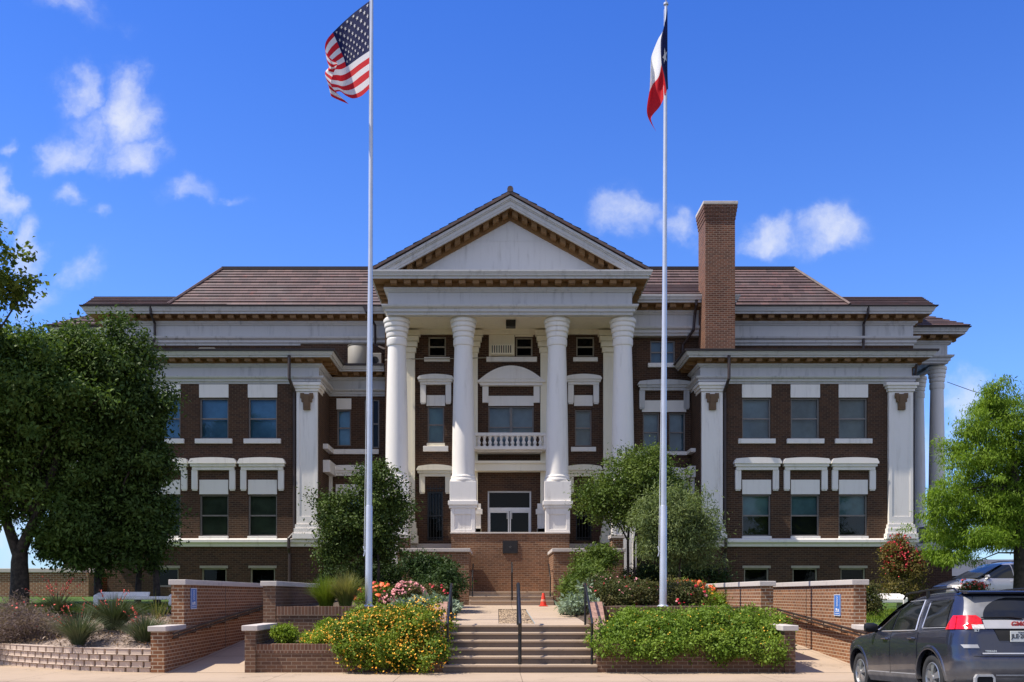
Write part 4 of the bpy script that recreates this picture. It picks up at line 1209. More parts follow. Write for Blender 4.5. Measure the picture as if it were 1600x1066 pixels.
# traffic cone
t = thing("traffic_cone", "small orange traffic cone at the foot of the upper steps", "cone", (X(849, 31.3), 31.3, plaza_z(31.3)))
cx_, cy_, cz_ = X(849, 31.3), 31.3, plaza_z(31.3)
m = MB(); m.box(cx_ - .145, cx_ + .145, cy_ - .145, cy_ + .145, cz_, cz_ + 0.0255); m.build("base", M['cone'], t, bevel=.012)
m = MB(); m.lathe([(0.1062, cz_ + 0.0255), (0.1020, cz_ + 0.0510), (0.0638, cz_ + 0.2720), (0.0382, cz_ + 0.4250), (0.0340, cz_ + 0.4335)], cx_, cy_, 20); m.build("cone_body", M['cone'], t, smooth=True)
m = MB(); m.lathe([(0.0863, cz_ + 0.1573), (0.0871, cz_ + 0.1615), (0.0744, cz_ + 0.2295), (0.0735, cz_ + 0.2295)], cx_, cy_, 20, cap=False); m.build("pale_collar", plain("worn collar", (.72, .30, .20), .5), t, smooth=True)

# ================================================================ flagpoles and flags
def flagpole(label, x, y, z0, ztop, lean):
    t = thing("flagpole", label, "flagpole", (x, y, z0))
    H = ztop - z0; zj = z0 + 2.42
    m = MB()
    def P(z): return (x + lean * (z - z0) / H, y, z)
    m.tube([P(z0 - .1), P(zj), P(zj + .03)], [.088, .082, .072], 20)
    m.tube([P(zj + .031), P(z0 + H * .45), P(z0 + H * .75), P(ztop)], [.070, .060, .048, .036], 20); m.build("pole", M['steel'], t, smooth=True)
    m = MB(); m.lathe([(.15, z0 - .02), (.15, z0 + .03), (.10, z0 + .07)], x, y, 20); m.build("base_collar", M['steel'], t, smooth=True)
    m = MB(); c = P(ztop); m.lathe([(.02, c[2]), (.06, c[2] + .02), (.06, c[2] + .06), (.02, c[2] + .09), (.015, c[2] + .14), (.09, c[2] + .2), (.11, c[2] + .28), (.08, c[2] + .37), (.0, c[2] + .4)], c[0], c[1], 16); m.build("finial", M['steel'], t, smooth=True)
    m = MB(); zc_ = z0 + 1.35; m.box(x - .105, x - .07, y - .03, y + .03, zc_ - .01, zc_ + .02); m.tube([(x - .13, y, zc_ + .12), (x - .09, y, zc_), (x - .12, y, zc_ - .12)], .012, 6); m.build("cleat", M['steel'], t)
    m = MB(); q = P(ztop - .1); m.tube([(x - .105, y - .02, zc_), ((x - .10 + q[0]) / 2 + .01, y - .02, (zc_ + q[2]) / 2), (q[0] - .045, q[1] - .02, q[2])], .006, 5); m.build("halyard", M['sign_white'], t)
    return t
DP = 23.0
flagpole("tall galvanised flagpole rising from the left flower bed, flying the striped flag", X(576, DP), DP, 1.30, 16.35, .08)
flagpole("tall galvanised flagpole rising from the right flower bed, flying the single-star flag", X(1036, DP), DP, 1.30, 15.72, .07)

def cloth_mat(name, col):
    m, t, b = new_mat(name)
    b.inputs["Base Color"].default_value = (*col, 1); b.inputs["Roughness"].default_value = .75
    b.inputs["Specular IOR Level"].default_value = .2
    tr = t.node("ShaderNodeBsdfTranslucent"); tr.inputs[0].default_value = (*col, 1)
    mx = t.node("ShaderNodeMixShader"); mx.inputs[0].default_value = .3
    t.l.new(b.outputs[0], mx.inputs[1]); t.l.new(tr.outputs[0], mx.inputs[2]); t.l.new(mx.outputs[0], t.n["Material Output"].inputs[0])
    return m
RED, WHITE, BLUE = cloth_mat("flag red", (.62, .018, .028)), cloth_mat("flag white", (.78, .76, .74)), cloth_mat("flag blue", (.012, .017, .075))
def catmull(P, t):
    n = len(P) - 1; i = min(int(t * n), n - 1); u = t * n - i
    p0, p1, p2, p3 = P[max(i - 1, 0)], P[i], P[i + 1], P[min(i + 2, n)]
    return [.5 * (2 * b + (c - a) * u + (2 * a - 5 * b + 4 * c - d) * u * u + (3 * b - a - 3 * c + d) * u ** 3) for a, b, c, d in zip(p0, p1, p2, p3)]
def cloth_point(rows, u, v):
    """rows of control points (photo column, row, depth offset), hoist first"""
    return catmull([catmull(r_, u) for r_ in rows], v)
def to_world(p): D = DP + p[2]; return (X(p[0], D), D, Z(p[1], D))
def flag(name, label, rows, nu, nv, colour):
    me = bpy.data.meshes.new(name); vs = []; fs = []; mi = []
    for j in range(nv + 1):
        for i in range(nu + 1): vs.append(to_world(cloth_point(rows, i / nu, j / nv)))
    for j in range(nv):
        for i in range(nu):
            fs.append((j * (nu + 1) + i, j * (nu + 1) + i + 1, (j + 1) * (nu + 1) + i + 1, (j + 1) * (nu + 1) + i)); mi.append(colour((i + .5) / nu, (j + .5) / nv))
    me.from_pydata(vs, [], fs); me.update(); me.polygons.foreach_set("material_index", mi); me.polygons.foreach_set("use_smooth", [True] * len(fs))
    o = link_mesh(name, me, [RED, WHITE, BLUE]); return tag(o, label, "flag")
US = [  # hoist at column 578; the fly folds back under itself
    [(578, 1, 0), (552, 21, .25), (528, 43, .35), (511, 62, .05), (508, 78, -.35), (516, 91, -.5), (527, 98, -.3)],
    [(578, 38, 0), (556, 54, .22), (538, 71, .35), (522, 84, .1), (512, 97, -.25), (518, 106, -.45), (526, 103, -.25)],
    [(578, 74, 0), (560, 86, .2), (545, 97, .3), (533, 104, .15), (522, 106, -.1), (508, 113, -.35), (518, 123, -.45)],
    [(578, 106, 0), (563, 117, .15), (549, 128, .22), (536, 133, .15), (526, 131, -.1), (512, 129, -.3), (519, 137, -.4)],
    [(578, 138, 0), (565, 150, .08), (552, 154, .1), (541, 150, .1), (530, 143, -.1), (517, 150, -.3), (545, 163, -.2)]]
def us_col(u, v):
    s = int(v * 13)
    if u < .4 and s < 7: return 2
    return 0 if s % 2 == 0 else 1
us = flag("flag", "red and white striped flag with a starred blue canton, furled by the breeze", US, 60, 52, us_col)
m = MB()
for r_ in range(9):
    n = 6 if r_ % 2 == 0 else 5
    for c in range(n):
        u0 = (.4 / 12) * (1 + 2 * c + (r_ % 2)); v0 = (7 / 13 / 10) * (r_ + 1)
        for sd in (-1, 1):
            pts = []
            for i in range(10):
                rr = .025 if i % 2 == 0 else .010
                a = math.pi * i / 5
                du, dv = rr * math.sin(a) * .56, -rr * math.cos(a)
                pts.append(Vector(to_world(cloth_point(US, u0 + du, v0 + dv))))
            cc = sum(pts, Vector()) / 10
            nn = (pts[0] - cc).cross(pts[2] - cc).normalized() * (.012 * sd)
            m.add([p + nn for p in pts], [tuple(range(10))])
m.build("stars", WHITE, us)
TX = [  # the blue hoist wraps the near side of the pole
    [(1043, 14, -.09), (1036, 47, -.13), (1028, 62, .25), (1018, 88, .4), (1017, 104, .2)],
    [(1043, 50, -.09), (1033, 64, -.14), (1028, 80, .2), (1018, 104, .35), (1016, 122, .1)],
    [(1043, 84, -.09), (1034, 96, -.15), (1029, 116, .0), (1020, 128, .25), (1015, 140, .0)],
    [(1043, 112, -.09), (1038, 116, -.14), (1033, 138, .1), (1018, 160, .1), (1011, 178, .0)],
    [(1044, 141, -.09), (1042, 141, -.13), (1032, 165, .1), (1017, 186, .0), (1026, 207, .0)]]
tx = flag("flag", "limp red, white and blue single-star flag hanging close to its pole", TX, 36, 30, lambda u, v: 2 if u < .28 else (1 if v < .52 else 0))
m = MB()
for sd in (-1, 1):
    pts = []
    for i in range(10):
        rr = .11 if i % 2 == 0 else .045; a = math.pi * i / 5
        pts.append(Vector(to_world(cloth_point(TX, .13 + rr * math.sin(a) * .9, .5 - rr * math.cos(a)))))
    cc = sum(pts, Vector()) / 10; nn = (pts[0] - cc).cross(pts[2] - cc).normalized() * (.012 * sd)
    m.add([p + nn for p in pts] , [tuple(range(10))])
m.build("star", WHITE, tx)

# service wire from the side portico to the right
m = MB(); A = Vector((X(1480, 43.2), 43.2, Z(597, 43.2))); B = Vector((X(1560, 40), 40, Z(622, 40))); C = B + (B - A) * 3
m.tube([A, A.lerp(B, .5) - Vector((0, 0, .05)), B, B.lerp(C, .5), C], .014, 5)
tag(m.build("utility_wire", M['black']), "thin dark service wire running from the side portico into the right tree", "wire")
# low grey-roofed house beyond the drive
t = thing("house", "low house with grey roof far behind the silver car", "house", (X(1500, 58), 58, 1.05))
a, b = X(1440, 58), X(1640, 58); m = MB(); m.box(a, b, 58, 66, 1.0, 2.75); m.build("wall", M['brown_dark'], t)
m = MB(); m.prism([(57.5, 2.75), (66.5, 2.75), (62, 3.9)], a - .5, b + .5, 'x'); m.build("roof", plain("grey shingle", (.07, .075, .09), .9), t)
m = MB(); m.box(a + 1.2, a + 2.4, 57.94, 58.02, 1.6, 2.5); m.build("window", M['dark'], t)
# ================================================================ vegetation
def mesh_np(name, V, Fq, mat, parent=None):
    """V (n,3), Fq (m,k) -> one mesh"""
    me = bpy.data.meshes.new(name); k = Fq.shape[1]
    me.vertices.add(len(V)); me.vertices.foreach_set("co", V.astype(np.float32).ravel())
    me.loops.add(Fq.size); me.loops.foreach_set("vertex_index", Fq.astype(np.int32).ravel())
    me.polygons.add(len(Fq)); me.polygons.foreach_set("loop_start", np.arange(0, Fq.size, k, dtype=np.int32))
    me.update(calc_edges=True); me.validate()
    return link_mesh(name, me, mat, parent)
def unit(a): return a / np.maximum(np.linalg.norm(a, axis=1, keepdims=True), 1e-9)
def lumpy(d, rng, amp):
    """uneven outline: a smooth random function of direction"""
    s = np.ones(len(d))
    for k in range(7):
        w = rng.normal(size=3) * rng.uniform(1.5, 5.5); s += amp * .45 * np.sin(d @ w + rng.uniform(0, 6.28))
    return s
def blob_points(blobs, n, rng, shell=.55, amp=.16):
    """points in lumpy ellipsoids, denser near the surface"""
    w = np.array([b[6] if len(b) > 6 else (b[3] * b[4] * b[5]) ** .75 for b in blobs], float); w /= w.sum()
    ix = rng.choice(len(blobs), n, p=w)
    d = unit(rng.normal(size=(n, 3)))
    out = np.zeros((n, 3)); 
    for i, b in enumerate(blobs):
        k = ix == i
        r = (shell + (1 - shell) * rng.random(k.sum()) ** .6) * lumpy(d[k], rng, amp)
        out[k] = np.array(b[:3]) + d[k] * np.array(b[3:6]) * r[:, None]
    return out, d
def leaf_mesh(name, mat, parent, P, D, L, Wd, rng, droop=.0, out=.6, up=.6, jit=.35):
    n = len(P)
    a = unit(rng.normal(size=(n, 3)) + D * out + np.array([0, 0, -droop]))
    nr = rng.normal(size=(n, 3)) * .5 + np.array([0, 0, up]) + D * .75
    s = unit(np.cross(a, nr)); nr = unit(np.cross(s, a))
    l = L * (1 + jit * rng.normal(size=(n, 1))).clip(.5, 1.6); w = Wd * (l / L)
    V = np.empty((n, 4, 3))
    V[:, 0] = P; V[:, 1] = P + a * l * .45 + s * w * .5 + nr * w * .12; V[:, 2] = P + a * l - nr * l * .10; V[:, 3] = P + a * l * .45 - s * w * .5 + nr * w * .12
    return mesh_np(name, V.reshape(-1, 3), np.arange(4 * n).reshape(n, 4), mat, parent)
def foliage(name, mat, parent, blobs, clumps, per, cr, L, Wd, seed, shell=.55, amp=.16, droop=0, flat=.75, up=.6, zmin=None, out=.6):
    rng = np.random.default_rng(seed)
    C, Dc = blob_points(blobs, clumps, rng, shell, amp)
    sz = rng.uniform(.6, 1.35, (clumps, 1))
    off = rng.normal(size=(clumps, per, 3)) * cr * sz[:, None] * np.array([1, 1, flat])
    P = (C[:, None] + off).reshape(-1, 3)
    D = unit(off.reshape(-1, 3) + np.repeat(Dc, per, 0) * cr * .6)
    if zmin is not None:
        k = P[:, 2] > zmin; P, D = P[k], D[k]
    return leaf_mesh(name, mat, parent, P, D, L, Wd, rng, droop, out, up), C
def flowers(name, mat, parent, P, r, rng, up=.5, face=(0, -1, 0)):
    """small domed rosettes: a hexagon with a raised heart, turned to the light"""
    n = len(P)
    nr = unit(rng.normal(size=(n, 3)) * .55 + np.array([0, 0, up]) + np.array(face) * .6)
    a = unit(np.cross(nr, rng.normal(size=(n, 3)))); b = np.cross(nr, a)
    V = np.empty((n, 7, 3)); rr = r * rng.uniform(.7, 1.25, (n, 1))
    for i in range(6):
        t = i * math.pi / 3; k = 1.0 if i % 2 else .8
        V[:, i] = P + (a * math.cos(t) + b * math.sin(t)) * rr * k
    V[:, 6] = P + nr * rr * .55
    F = np.array([[i, (i + 1) % 6, 6] for i in range(6)])
    Fq = (np.arange(n)[:, None, None] * 7 + F[None]).reshape(-1, 3)
    return mesh_np(name, V.reshape(-1, 3), Fq, mat, parent)
def blades(name, mat, parent, c, n, h, spread, w, seed, stiff=.5, base=.12, seg=5, zs=None, bias=(0, 0)):
    rng = np.random.default_rng(seed)
    th = rng.uniform(0, 2 * math.pi, n); lean = spread * rng.random(n) ** .7; hh = h * rng.uniform(.6, 1.1, n)
    d = np.stack([np.cos(th) + bias[0], np.sin(th) + bias[1], np.zeros(n)], 1); s = np.stack([-np.sin(th), np.cos(th), np.zeros(n)], 1)
    b0 = np.array(c) + d * (base * rng.random(n))[:, None]
    V = np.empty((n, (seg + 1) * 2, 3))
    for i in range(seg + 1):
        t = i / seg
        p = b0 + d * (lean * (t ** (1 + stiff)))[:, None] + np.array([0, 0, 1]) * (hh * (t - .32 * (lean / max(spread, .01)) * t ** 2.6))[:, None]
        ww = w * (1 - t) ** .6 * .5 + .0008
        V[:, 2 * i] = p + s * ww; V[:, 2 * i + 1] = p - s * ww
    F = np.array([[2 * i, 2 * i + 1, 2 * i + 3, 2 * i + 2] for i in range(seg)])
    k = (seg + 1) * 2
    return mesh_np(name, V.reshape(-1, 3), (np.arange(n)[:, None, None] * k + F[None]).reshape(-1, 4), mat, parent)
def trunk(parent, base, forks, r0, mat=None, name="trunk"):
    """tapered trunk and limbs as one mesh: base -> lists of limb points"""
    m = MB()
    for pts, ra, rb in forks:
        n = len(pts); m.tube(pts, [ra + (rb - ra) * i / (n - 1) for i in range(n)], 10)
    return m.build(name, mat or M['bark'], parent, smooth=True, ang=60)
def limbs(fork, C, rng, k, r0, r1=.012):
    """wandering limbs from a fork to some of the clump centres"""
    out = []
    for p in C[rng.choice(len(C), min(k, len(C)), replace=False)]:
        f = np.array(fork); mid = f + (p - f) * .5 + rng.normal(size=3) * .12 * np.linalg.norm(p - f) + np.array([0, 0, .1 * np.linalg.norm(p - f)])
        out.append(([tuple(f), tuple(f + (mid - f) * .5 + rng.normal(size=3) * .05), tuple(mid), tuple(p)], r0, r1))
    return out
def E(px, py, D, rx, ry, depth=None, w=None):
    """ellipsoid seen at a photo place, with its real distance and size"""
    k = D / F
    e = [X(px, D), D, Z(py, D), rx * k, (depth if depth else rx * k), ry * k]
    return tuple(e + ([w] if w else []))

G = {
 'oak': leaf_mat("dark oak leaves", (0.024, 0.046, 0.008), (0.105, 0.165, 0.032), 0.22),
 'elm': leaf_mat("elm leaves", (0.04, 0.08, 0.012), (0.15, 0.225, 0.048), 0.25),
 'maple': leaf_mat("broad leaves", (0.06, 0.1, 0.014), (0.2, 0.235, 0.04), 0.35),
 'holly': leaf_mat("holly leaves", (0.026, 0.05, 0.009), (0.1, 0.145, 0.028), 0.15),
 'privet': leaf_mat("crape leaves", (0.05, 0.092, 0.013), (0.145, 0.195, 0.035), 0.22),
 'willow': leaf_mat("willow leaves", (0.09, 0.135, 0.04), (0.22, 0.265, 0.1), 0.3),
 'cypress': leaf_mat("cypress needles", (0.1, 0.185, 0.012), (0.23, 0.33, 0.035), 0.4),
 'lantana': leaf_mat("lantana leaves", (0.075, 0.135, 0.01), (0.205, 0.265, 0.03), 0.25),
 'hedge': leaf_mat("hedge leaves", (0.085, 0.155, 0.012), (0.215, 0.3, 0.04), 0.25),
 'lime': leaf_mat("lime leaves", (.13, .21, .015), (.27, .34, .04), .35),
 'rose': leaf_mat("rose leaves", (.045, .07, .02), (.14, .12, .04), .25),
 'grey': leaf_mat("woolly grey leaves", (.16, .22, .14), (.30, .36, .26), .2, .8),
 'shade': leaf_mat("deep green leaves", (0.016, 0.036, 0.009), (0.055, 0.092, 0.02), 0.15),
 'crepe': leaf_mat("bronze green leaves", (0.07, 0.07, 0.018), (0.2, 0.15, 0.04), .3),
 'yucca': leaf_mat("yucca blades", (0.042, 0.066, 0.026), (0.132, 0.156, 0.084), .1),
 'straw': leaf_mat("fountain grass", (.07, .11, .02), (.26, .23, .09), .3),
 'wisp': leaf_mat("purple wisps", (.15, .105, .10), (.27, .21, .20), .3),
}
FL = {
 'orange': plain("orange blossom", (.90, .36, .015), .6, var=.25, scale=30),
 'yellow': plain("yellow blossom", (.85, .48, .03), .6, var=.2, scale=30),
 'pink': plain("pink blossom", (.75, .30, .30), .6, var=.3, scale=20),
 'lily': plain("orange lily", (.85, .13, .03), .6, var=.25, scale=30),
 'red': plain("crimson blossom", (.46, .010, .025), .6, var=.3, scale=30),
 'coral': plain("coral flower", (.75, .10, .07), .6, var=.2, scale=30),
}

# ---- trees on the left
rng = np.random.default_rng(3)
D = 27.0
t = thing("elm_tree", "big leafy tree with a forked dark trunk at the far left of the lawn", "tree", (X(32, D), D, 1.5))
bl = [E(40, 625, D, 130, 105, 2.5), E(-60, 700, D, 120, 125, 2.4), E(105, 580, D + .6, 72, 62, 1.6), E(90, 740, D + .4, 80, 90, 1.6), E(108, 832, D, 48, 46, .9), E(10, 552, D, 78, 38, 1.5)]
o, C = foliage("crown", G['elm'], t, bl, 560, 210, .24, .130, .058, 21, shell=.2, amp=.2, droop=.5)
fk = (X(32, D), D, Z(862, D)); f2 = (X(60, D), D, Z(800, D)); f1 = (X(5, D), D, Z(800, D))
base = (X(30, D), D, 1.35)
trunk(t, base, [([(base[0], D, base[2]), (base[0] + .02, D, 1.9), (fk[0] - .03, D, fk[2] - .3), fk], .27, .20), ([fk, f2, (X(95, D), D, Z(700, D)), (X(110, D), D, Z(600, D))], .17, .05), ([(fk[0] - .05, D, fk[2] - .15), f1, (X(-30, D), D, Z(700, D)), (X(-50, D), D, Z(600, D))], .16, .05)] + limbs(f2, C, rng, 16, .05) + limbs(f1, C, rng, 14, .05), .3)
D = 28.0
t = thing("oak_tree", "dense dark evergreen tree in front of the left wing", "tree", (X(158, D), D, 1.5))
bl = [E(165, 605, D, 80, 80, 1.6), E(196, 720, D, 68, 96, 1.4), E(212, 645, D - .3, 44, 62, .9), E(140, 572, D, 80, 54, 1.5), E(224, 700, D, 38, 84, .7), E(160, 800, D, 76, 60, 1.4), E(220, 800, D, 42, 50, .9), E(192, 568, D, 32, 36, .7), E(205, 850, D, 56, 38, 1.1), E(132, 845, D, 48, 36, 1.0), E(238, 842, D, 28, 32, .6), E(95, 845, D, 34, 26, .7)]
o, C = foliage("crown", G['oak'], t, bl, 640, 240, .22, .112, .052, 22, shell=.12, amp=.28, droop=.45)
fk = (X(160, D), D, Z(840, D))
trunk(t, None, [([(X(154, D), D, 1.35), (X(153, D), D, 2.1), fk, (X(175, D), D, Z(740, D)), (X(185, D), D, Z(640, D))], .13, .04), ([(X(240, D), D + .3, 1.35), (X(238, D), D + .3, 2.4), (X(225, D), D, Z(780, D))], .11, .05), ([(X(205, D), D + .5, 1.35), (X(208, D), D + .5, 2.4), (X(205, D), D, Z(780, D))], .10, .05)] + limbs(fk, C, rng, 18, .04), .2)
D = 24.0
t = thing("maple_tree", "tree with broad light leaves reaching in at the top of the left edge", "tree", (X(-120, D), D, 1.2))
bl = [E(-40, 395, D, 62, 52, .9), E(-25, 450, D, 66, 34, .9), E(-90, 430, D, 90, 100, 1.4), E(10, 446, D, 26, 14, .4)]
o, C = foliage("crown", G['maple'], t, bl, 150, 60, .17, .13, .085, 23, shell=.3, amp=.25, droop=.3)
fk = (X(-110, D), D, Z(620, D))
trunk(t, None, [([(X(-120, D), D, .9), (X(-118, D), D, 3), fk, (X(-95, D), D, Z(450, D))], .2, .06)] + limbs(fk, C, rng, 14, .045), .2)

# ---- small trees against the building
D = 30.0
t = thing("holly_tree", "small dark glossy tree behind the left flagpole", "tree", (X(570, D), D, 1.45))
bl = [E(585, 770, D, 42, 46, .8), E(560, 810, D, 62, 56, 1.1), E(612, 790, D, 26, 44, .6), E(530, 840, D, 36, 40, .8), E(590, 850, D, 44, 40, .9), E(508, 790, D, 16, 16, .35), E(525, 865, D, 26, 24, .6), E(595, 742, D, 20, 22, .4)]
o, C = foliage("crown", G['holly'], t, bl, 240, 140, .18, .085, .05, 24, shell=.25, amp=.26)
fk = (X(572, D), D, Z(870, D))
trunk(t, None, [([(X(572, D), D, 1.3), fk], .07, .06), ([(X(590, D), D, 1.3), (X(592, D), D, Z(880, D)), (X(588, D), D, Z(830, D))], .05, .03)] + limbs(fk, C, rng, 14, .035), .2)
D = 31.0
t = thing("crape_myrtle", "flat-topped green tree with slim twin trunks right of the portico", "tree", (X(985, D), D, 1.5))
bl = [E(990, 755, D, 68, 46, 1.3), E(950, 775, D, 46, 34, .9), E(1035, 770, D, 40, 46, .9), E(1005, 722, D, 50, 22, .9), E(925, 785, D, 22, 18, .5), E(985, 805, D, 50, 22, .8)]
o, C = foliage("crown", G['privet'], t, bl, 330, 115, .17, .085, .038, 25, shell=.35, amp=.2)
trunk(t, None, [([(X(982, D), D, 1.3), (X(981, D), D, Z(850, D)), (X(984, D), D, Z(800, D)), (X(975, D), D, Z(770, D))], .05, .025), ([(X(992, D), D, 1.3), (X(991, D), D, Z(850, D)), (X(1000, D), D, Z(790, D))], .045, .025), ([(X(981, D), D, Z(845, D)), (X(965, D), D, Z(815, D)), (X(950, D), D, Z(790, D))], .03, .015)] + limbs((X(984, D), D, Z(808, D)), C, rng, 14, .022, .008), .1)
D = 28.6
t = thing("willow_shrub", "pale silvery-green small tree behind the right flagpole", "tree", (X(1050, D), D, 1.45))
bl = [E(1050, 815, D, 58, 42, 1.1), E(1020, 830, D, 34, 50, .8), E(1085, 835, D, 40, 34, .8), E(1040, 785, D, 40, 20, .7), E(1055, 858, D, 52, 26, .9), E(1108, 830, D, 20, 20, .4)]
o, C = foliage("crown", G['willow'], t, bl, 210, 140, .18, .105, .026, 26, shell=.3, amp=.32, droop=.7)
trunk(t, None, [([(X(1040, D), D, 1.3), (X(1042, D), D, Z(870, D)), (X(1035, D), D, Z(820, D))], .05, .02), ([(X(1060, D), D, 1.3), (X(1062, D), D, Z(875, D)), (X(1075, D), D, Z(830, D))], .05, .02)] + limbs((X(1044, D), D, Z(868, D)), C, rng, 12, .022, .008), .1)

# ---- feathery cypress on the right: tiers of hanging sprays
D = 27.0
t = thing("cypress_tree", "tall bright green feathery tree at the right edge", "tree", (X(1597, D), D, 1.2))
tiers = [(1553, 612, 15, 24), (1548, 634, 24, 24), (1560, 640, 34, 30), (1525, 672, 38, 24), (1590, 690, 60, 50), (1497, 705, 36, 28), (1540, 715, 45, 30), (1520, 750, 60, 28), (1590, 760, 70, 40), (1475, 775, 38, 20), (1530, 795, 70, 30), (1475, 830, 42, 24), (1535, 836, 66, 26), (1485, 866, 44, 22), (1610, 835, 55, 32), (1462, 800, 26, 16), (1650, 700, 60, 90), (1660, 800, 80, 60), (1580, 655, 30, 40), (1575, 800, 50, 60)]
bl = [E(a, b, D + (i % 3 - 1) * .5, c, d, max(.5, c * D / F * .8)) for i, (a, b, c, d) in enumerate(tiers)]
o, C = foliage("crown", G['cypress'], t, bl, 1250, 110, .15, .095, .023, 27, shell=.25, amp=.28, droop=1.5, flat=.55, up=.9)
top = (X(1560, D), D, Z(620, D))
fk = [(X(1597, D), D, 1.0), (X(1597, D), D, 2.2), (X(1592, D), D, Z(800, D)), (X(1580, D), D, Z(700, D)), top]
lm = []
for p in C[rng.choice(len(C), 46, replace=False)]:
    z = max(2.3, p[2] + .25); f = np.array([X(1592, D), D, min(z, 6.6)])
    lm.append(([tuple(f), tuple((f + p) / 2 + np.array([0, 0, .12])), tuple(p)], .03, .008))
trunk(t, None, [(fk, .27, .03)] + lm, .3)

# ---- shrubs and flowers
def shrub(name, label, cat, mat, bl, cl, per, cr, L, Wd, seed, fl=(), group=None, zmin=None, loc=None, **kw):
    b = bl[0]; t = thing(name, label, cat, loc or (b[0], b[1], b[2] - b[5]), group)
    o, C = foliage("foliage", G[mat], t, bl, cl, per, cr, L, Wd, seed, zmin=zmin, **kw)
    r = np.random.default_rng(seed + 100)
    for (fm, n, rad, sh, up, filt) in fl:
        P, Dv = blob_points(bl, n * 3, r, sh, .16)
        k = filt(P, Dv); P, Dv = P[k][:n], Dv[k][:n]
        flowers("blossom", FL[fm], t, P + Dv * cr * .5, rad, r, up)
    return t
seen = lambda P, Dv: (Dv[:, 1] < .35)
topside = lambda P, Dv: (Dv[:, 2] > -.1) & (Dv[:, 1] < .4)
D = 20.4
shrub("lantana", "big mound of orange-flowered lantana spilling over the left planter", "shrub", 'lantana',
      [E(610, 1000, D, 70, 42, .75), E(655, 985, D, 46, 42, .7), E(655, 1015, D - .15, 42, 34, .55), E(560, 995, D, 50, 30, .6), E(600, 1024, D - .72, 66, 24, .35, .12), E(660, 1022, D - .72, 40, 26, .35, .08), E(560, 1008, D - .68, 40, 20, .3, .06), E(605, 968, D + .5, 60, 20, .5)],
      620, 85, .085, .055, .034, 31, fl=(('orange', 1500, .021, .95, .5, seen), ('yellow', 1300, .020, .95, .5, seen)), amp=.2)
shrub("lantana", "low spreading orange lantana next to the round bush in the left planter", "shrub", 'lime',
      [E(510, 998, D, 40, 14, .4), E(492, 1002, D, 24, 9, .35)], 110, 60, .06, .045, .026, 32, fl=(('orange', 90, .02, .95, .6, seen), ('yellow', 60, .018, .95, .6, seen)))
shrub("round_shrub", "small ball-shaped lime bush at the corner of the left planter", "shrub", 'lime', [E(446, 992, D, 17, 13, .24)], 80, 60, .05, .045, .026, 33, shell=.5, amp=.08)
shrub("round_shrub", "small lime bush rising behind the low orange lantana", "shrub", 'lime', [E(511, 982, 21.0, 14, 13, .2)], 60, 60, .05, .045, .026, 34, shell=.5, amp=.1)
D = 20.6
shrub("hedge", "wide sprawling green hedge spilling over the right planter", "hedge", 'hedge',
      [E(990, 994, D, 56, 32, .7), E(1070, 988, D, 80, 30, .8), E(1150, 994, D, 66, 32, .75), E(1195, 1005, D - .1, 36, 32, .55), E(965, 1000, D - .2, 36, 26, .5), E(1095, 1008, D - .75, 70, 16, .3, .09), E(1030, 1010, D - .78, 60, 18, .3, .09), E(968, 1010, D - .78, 34, 20, .3, .06), E(1200, 1022, D - .72, 28, 22, .3, .06), E(1150, 1006, D - .74, 50, 18, .3, .07), E(1125, 1022, D - .76, 22, 14, .25, .03), E(1005, 970, D + .5, 50, 15, .5), E(1130, 968, D + .5, 80, 15, .5)],
      1150, 85, .09, .056, .033, 35, fl=(('yellow', 190, .016, .97, .7, topside), ('orange', 8, .02, .97, .5, topside)), amp=.2)  # yellow rosettes on top are sunlit leaf tips put in as colour
# fountain grass
D = 22.6
t = thing("fountain_grass", "tall arching fountain grass above the left planter wall", "grass clump", (X(535, D), D, 1.28))
blades("blades", G['straw'], t, (X(540, D), D, 1.28), 900, .95, .62, .010, 41, stiff=.7, base=.14)
blades("blades", G['lantana'], t, (X(505, D), D + .4, 1.28), 800, .85, .60, .012, 42, stiff=.5, base=.16)
# roses and lilies
D = 25.0
shrub("rose_bush", "rounded bush covered in pale pink flowers right of the left flagpole", "flowers", 'rose', [E(636, 928, D, 22, 16, .35), E(610, 940, D, 20, 12, .3)], 110, 55, .06, .05, .03, 43, fl=(('pink', 260, .042, .95, .6, topside),))
shrub("lily_bed", "orange lilies behind the left flagpole", "flowers", 'lantana', [E(590, 930, D + .5, 26, 16, .4), E(572, 935, D, 20, 14, .35)], 90, 50, .06, .07, .018, 44, fl=(('lily', 34, .062, 1.0, .6, topside), ('red', 12, .045, .9, .6, topside)))
shrub("rose_bush", "small bush with dark red flowers behind the pale pink one", "flowers", 'rose', [E(672, 928, D + .8, 24, 14, .4)], 80, 50, .06, .05, .03, 45, fl=(('red', 22, .04, 1.0, .5, topside),))
D = 26
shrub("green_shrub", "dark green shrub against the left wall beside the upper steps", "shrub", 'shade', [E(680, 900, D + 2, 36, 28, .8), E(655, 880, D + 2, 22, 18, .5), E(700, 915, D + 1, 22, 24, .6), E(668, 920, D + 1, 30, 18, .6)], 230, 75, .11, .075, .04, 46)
shrub("lamb_ear", "patch of woolly grey-green leaves left of the walkway", "plant", 'grey', [E(672, 944, 24, 30, 9, .5), E(640, 948, 23.5, 26, 7, .4), E(700, 950, 23.5, 12, 10, .35)], 120, 32, .07, .11, .05, 47, amp=.1, up=1)
D = 25.5
shrub("green_shrub", "tall fresh green shrub against the right wall beside the upper steps", "shrub", 'privet', [E(925, 880, D + 4, 26, 24, .6), E(915, 905, D + 3, 28, 24, .7), E(945, 868, D + 4.5, 20, 14, .5), E(895, 925, D + 2, 20, 18, .5)], 200, 75, .11, .075, .038, 48)
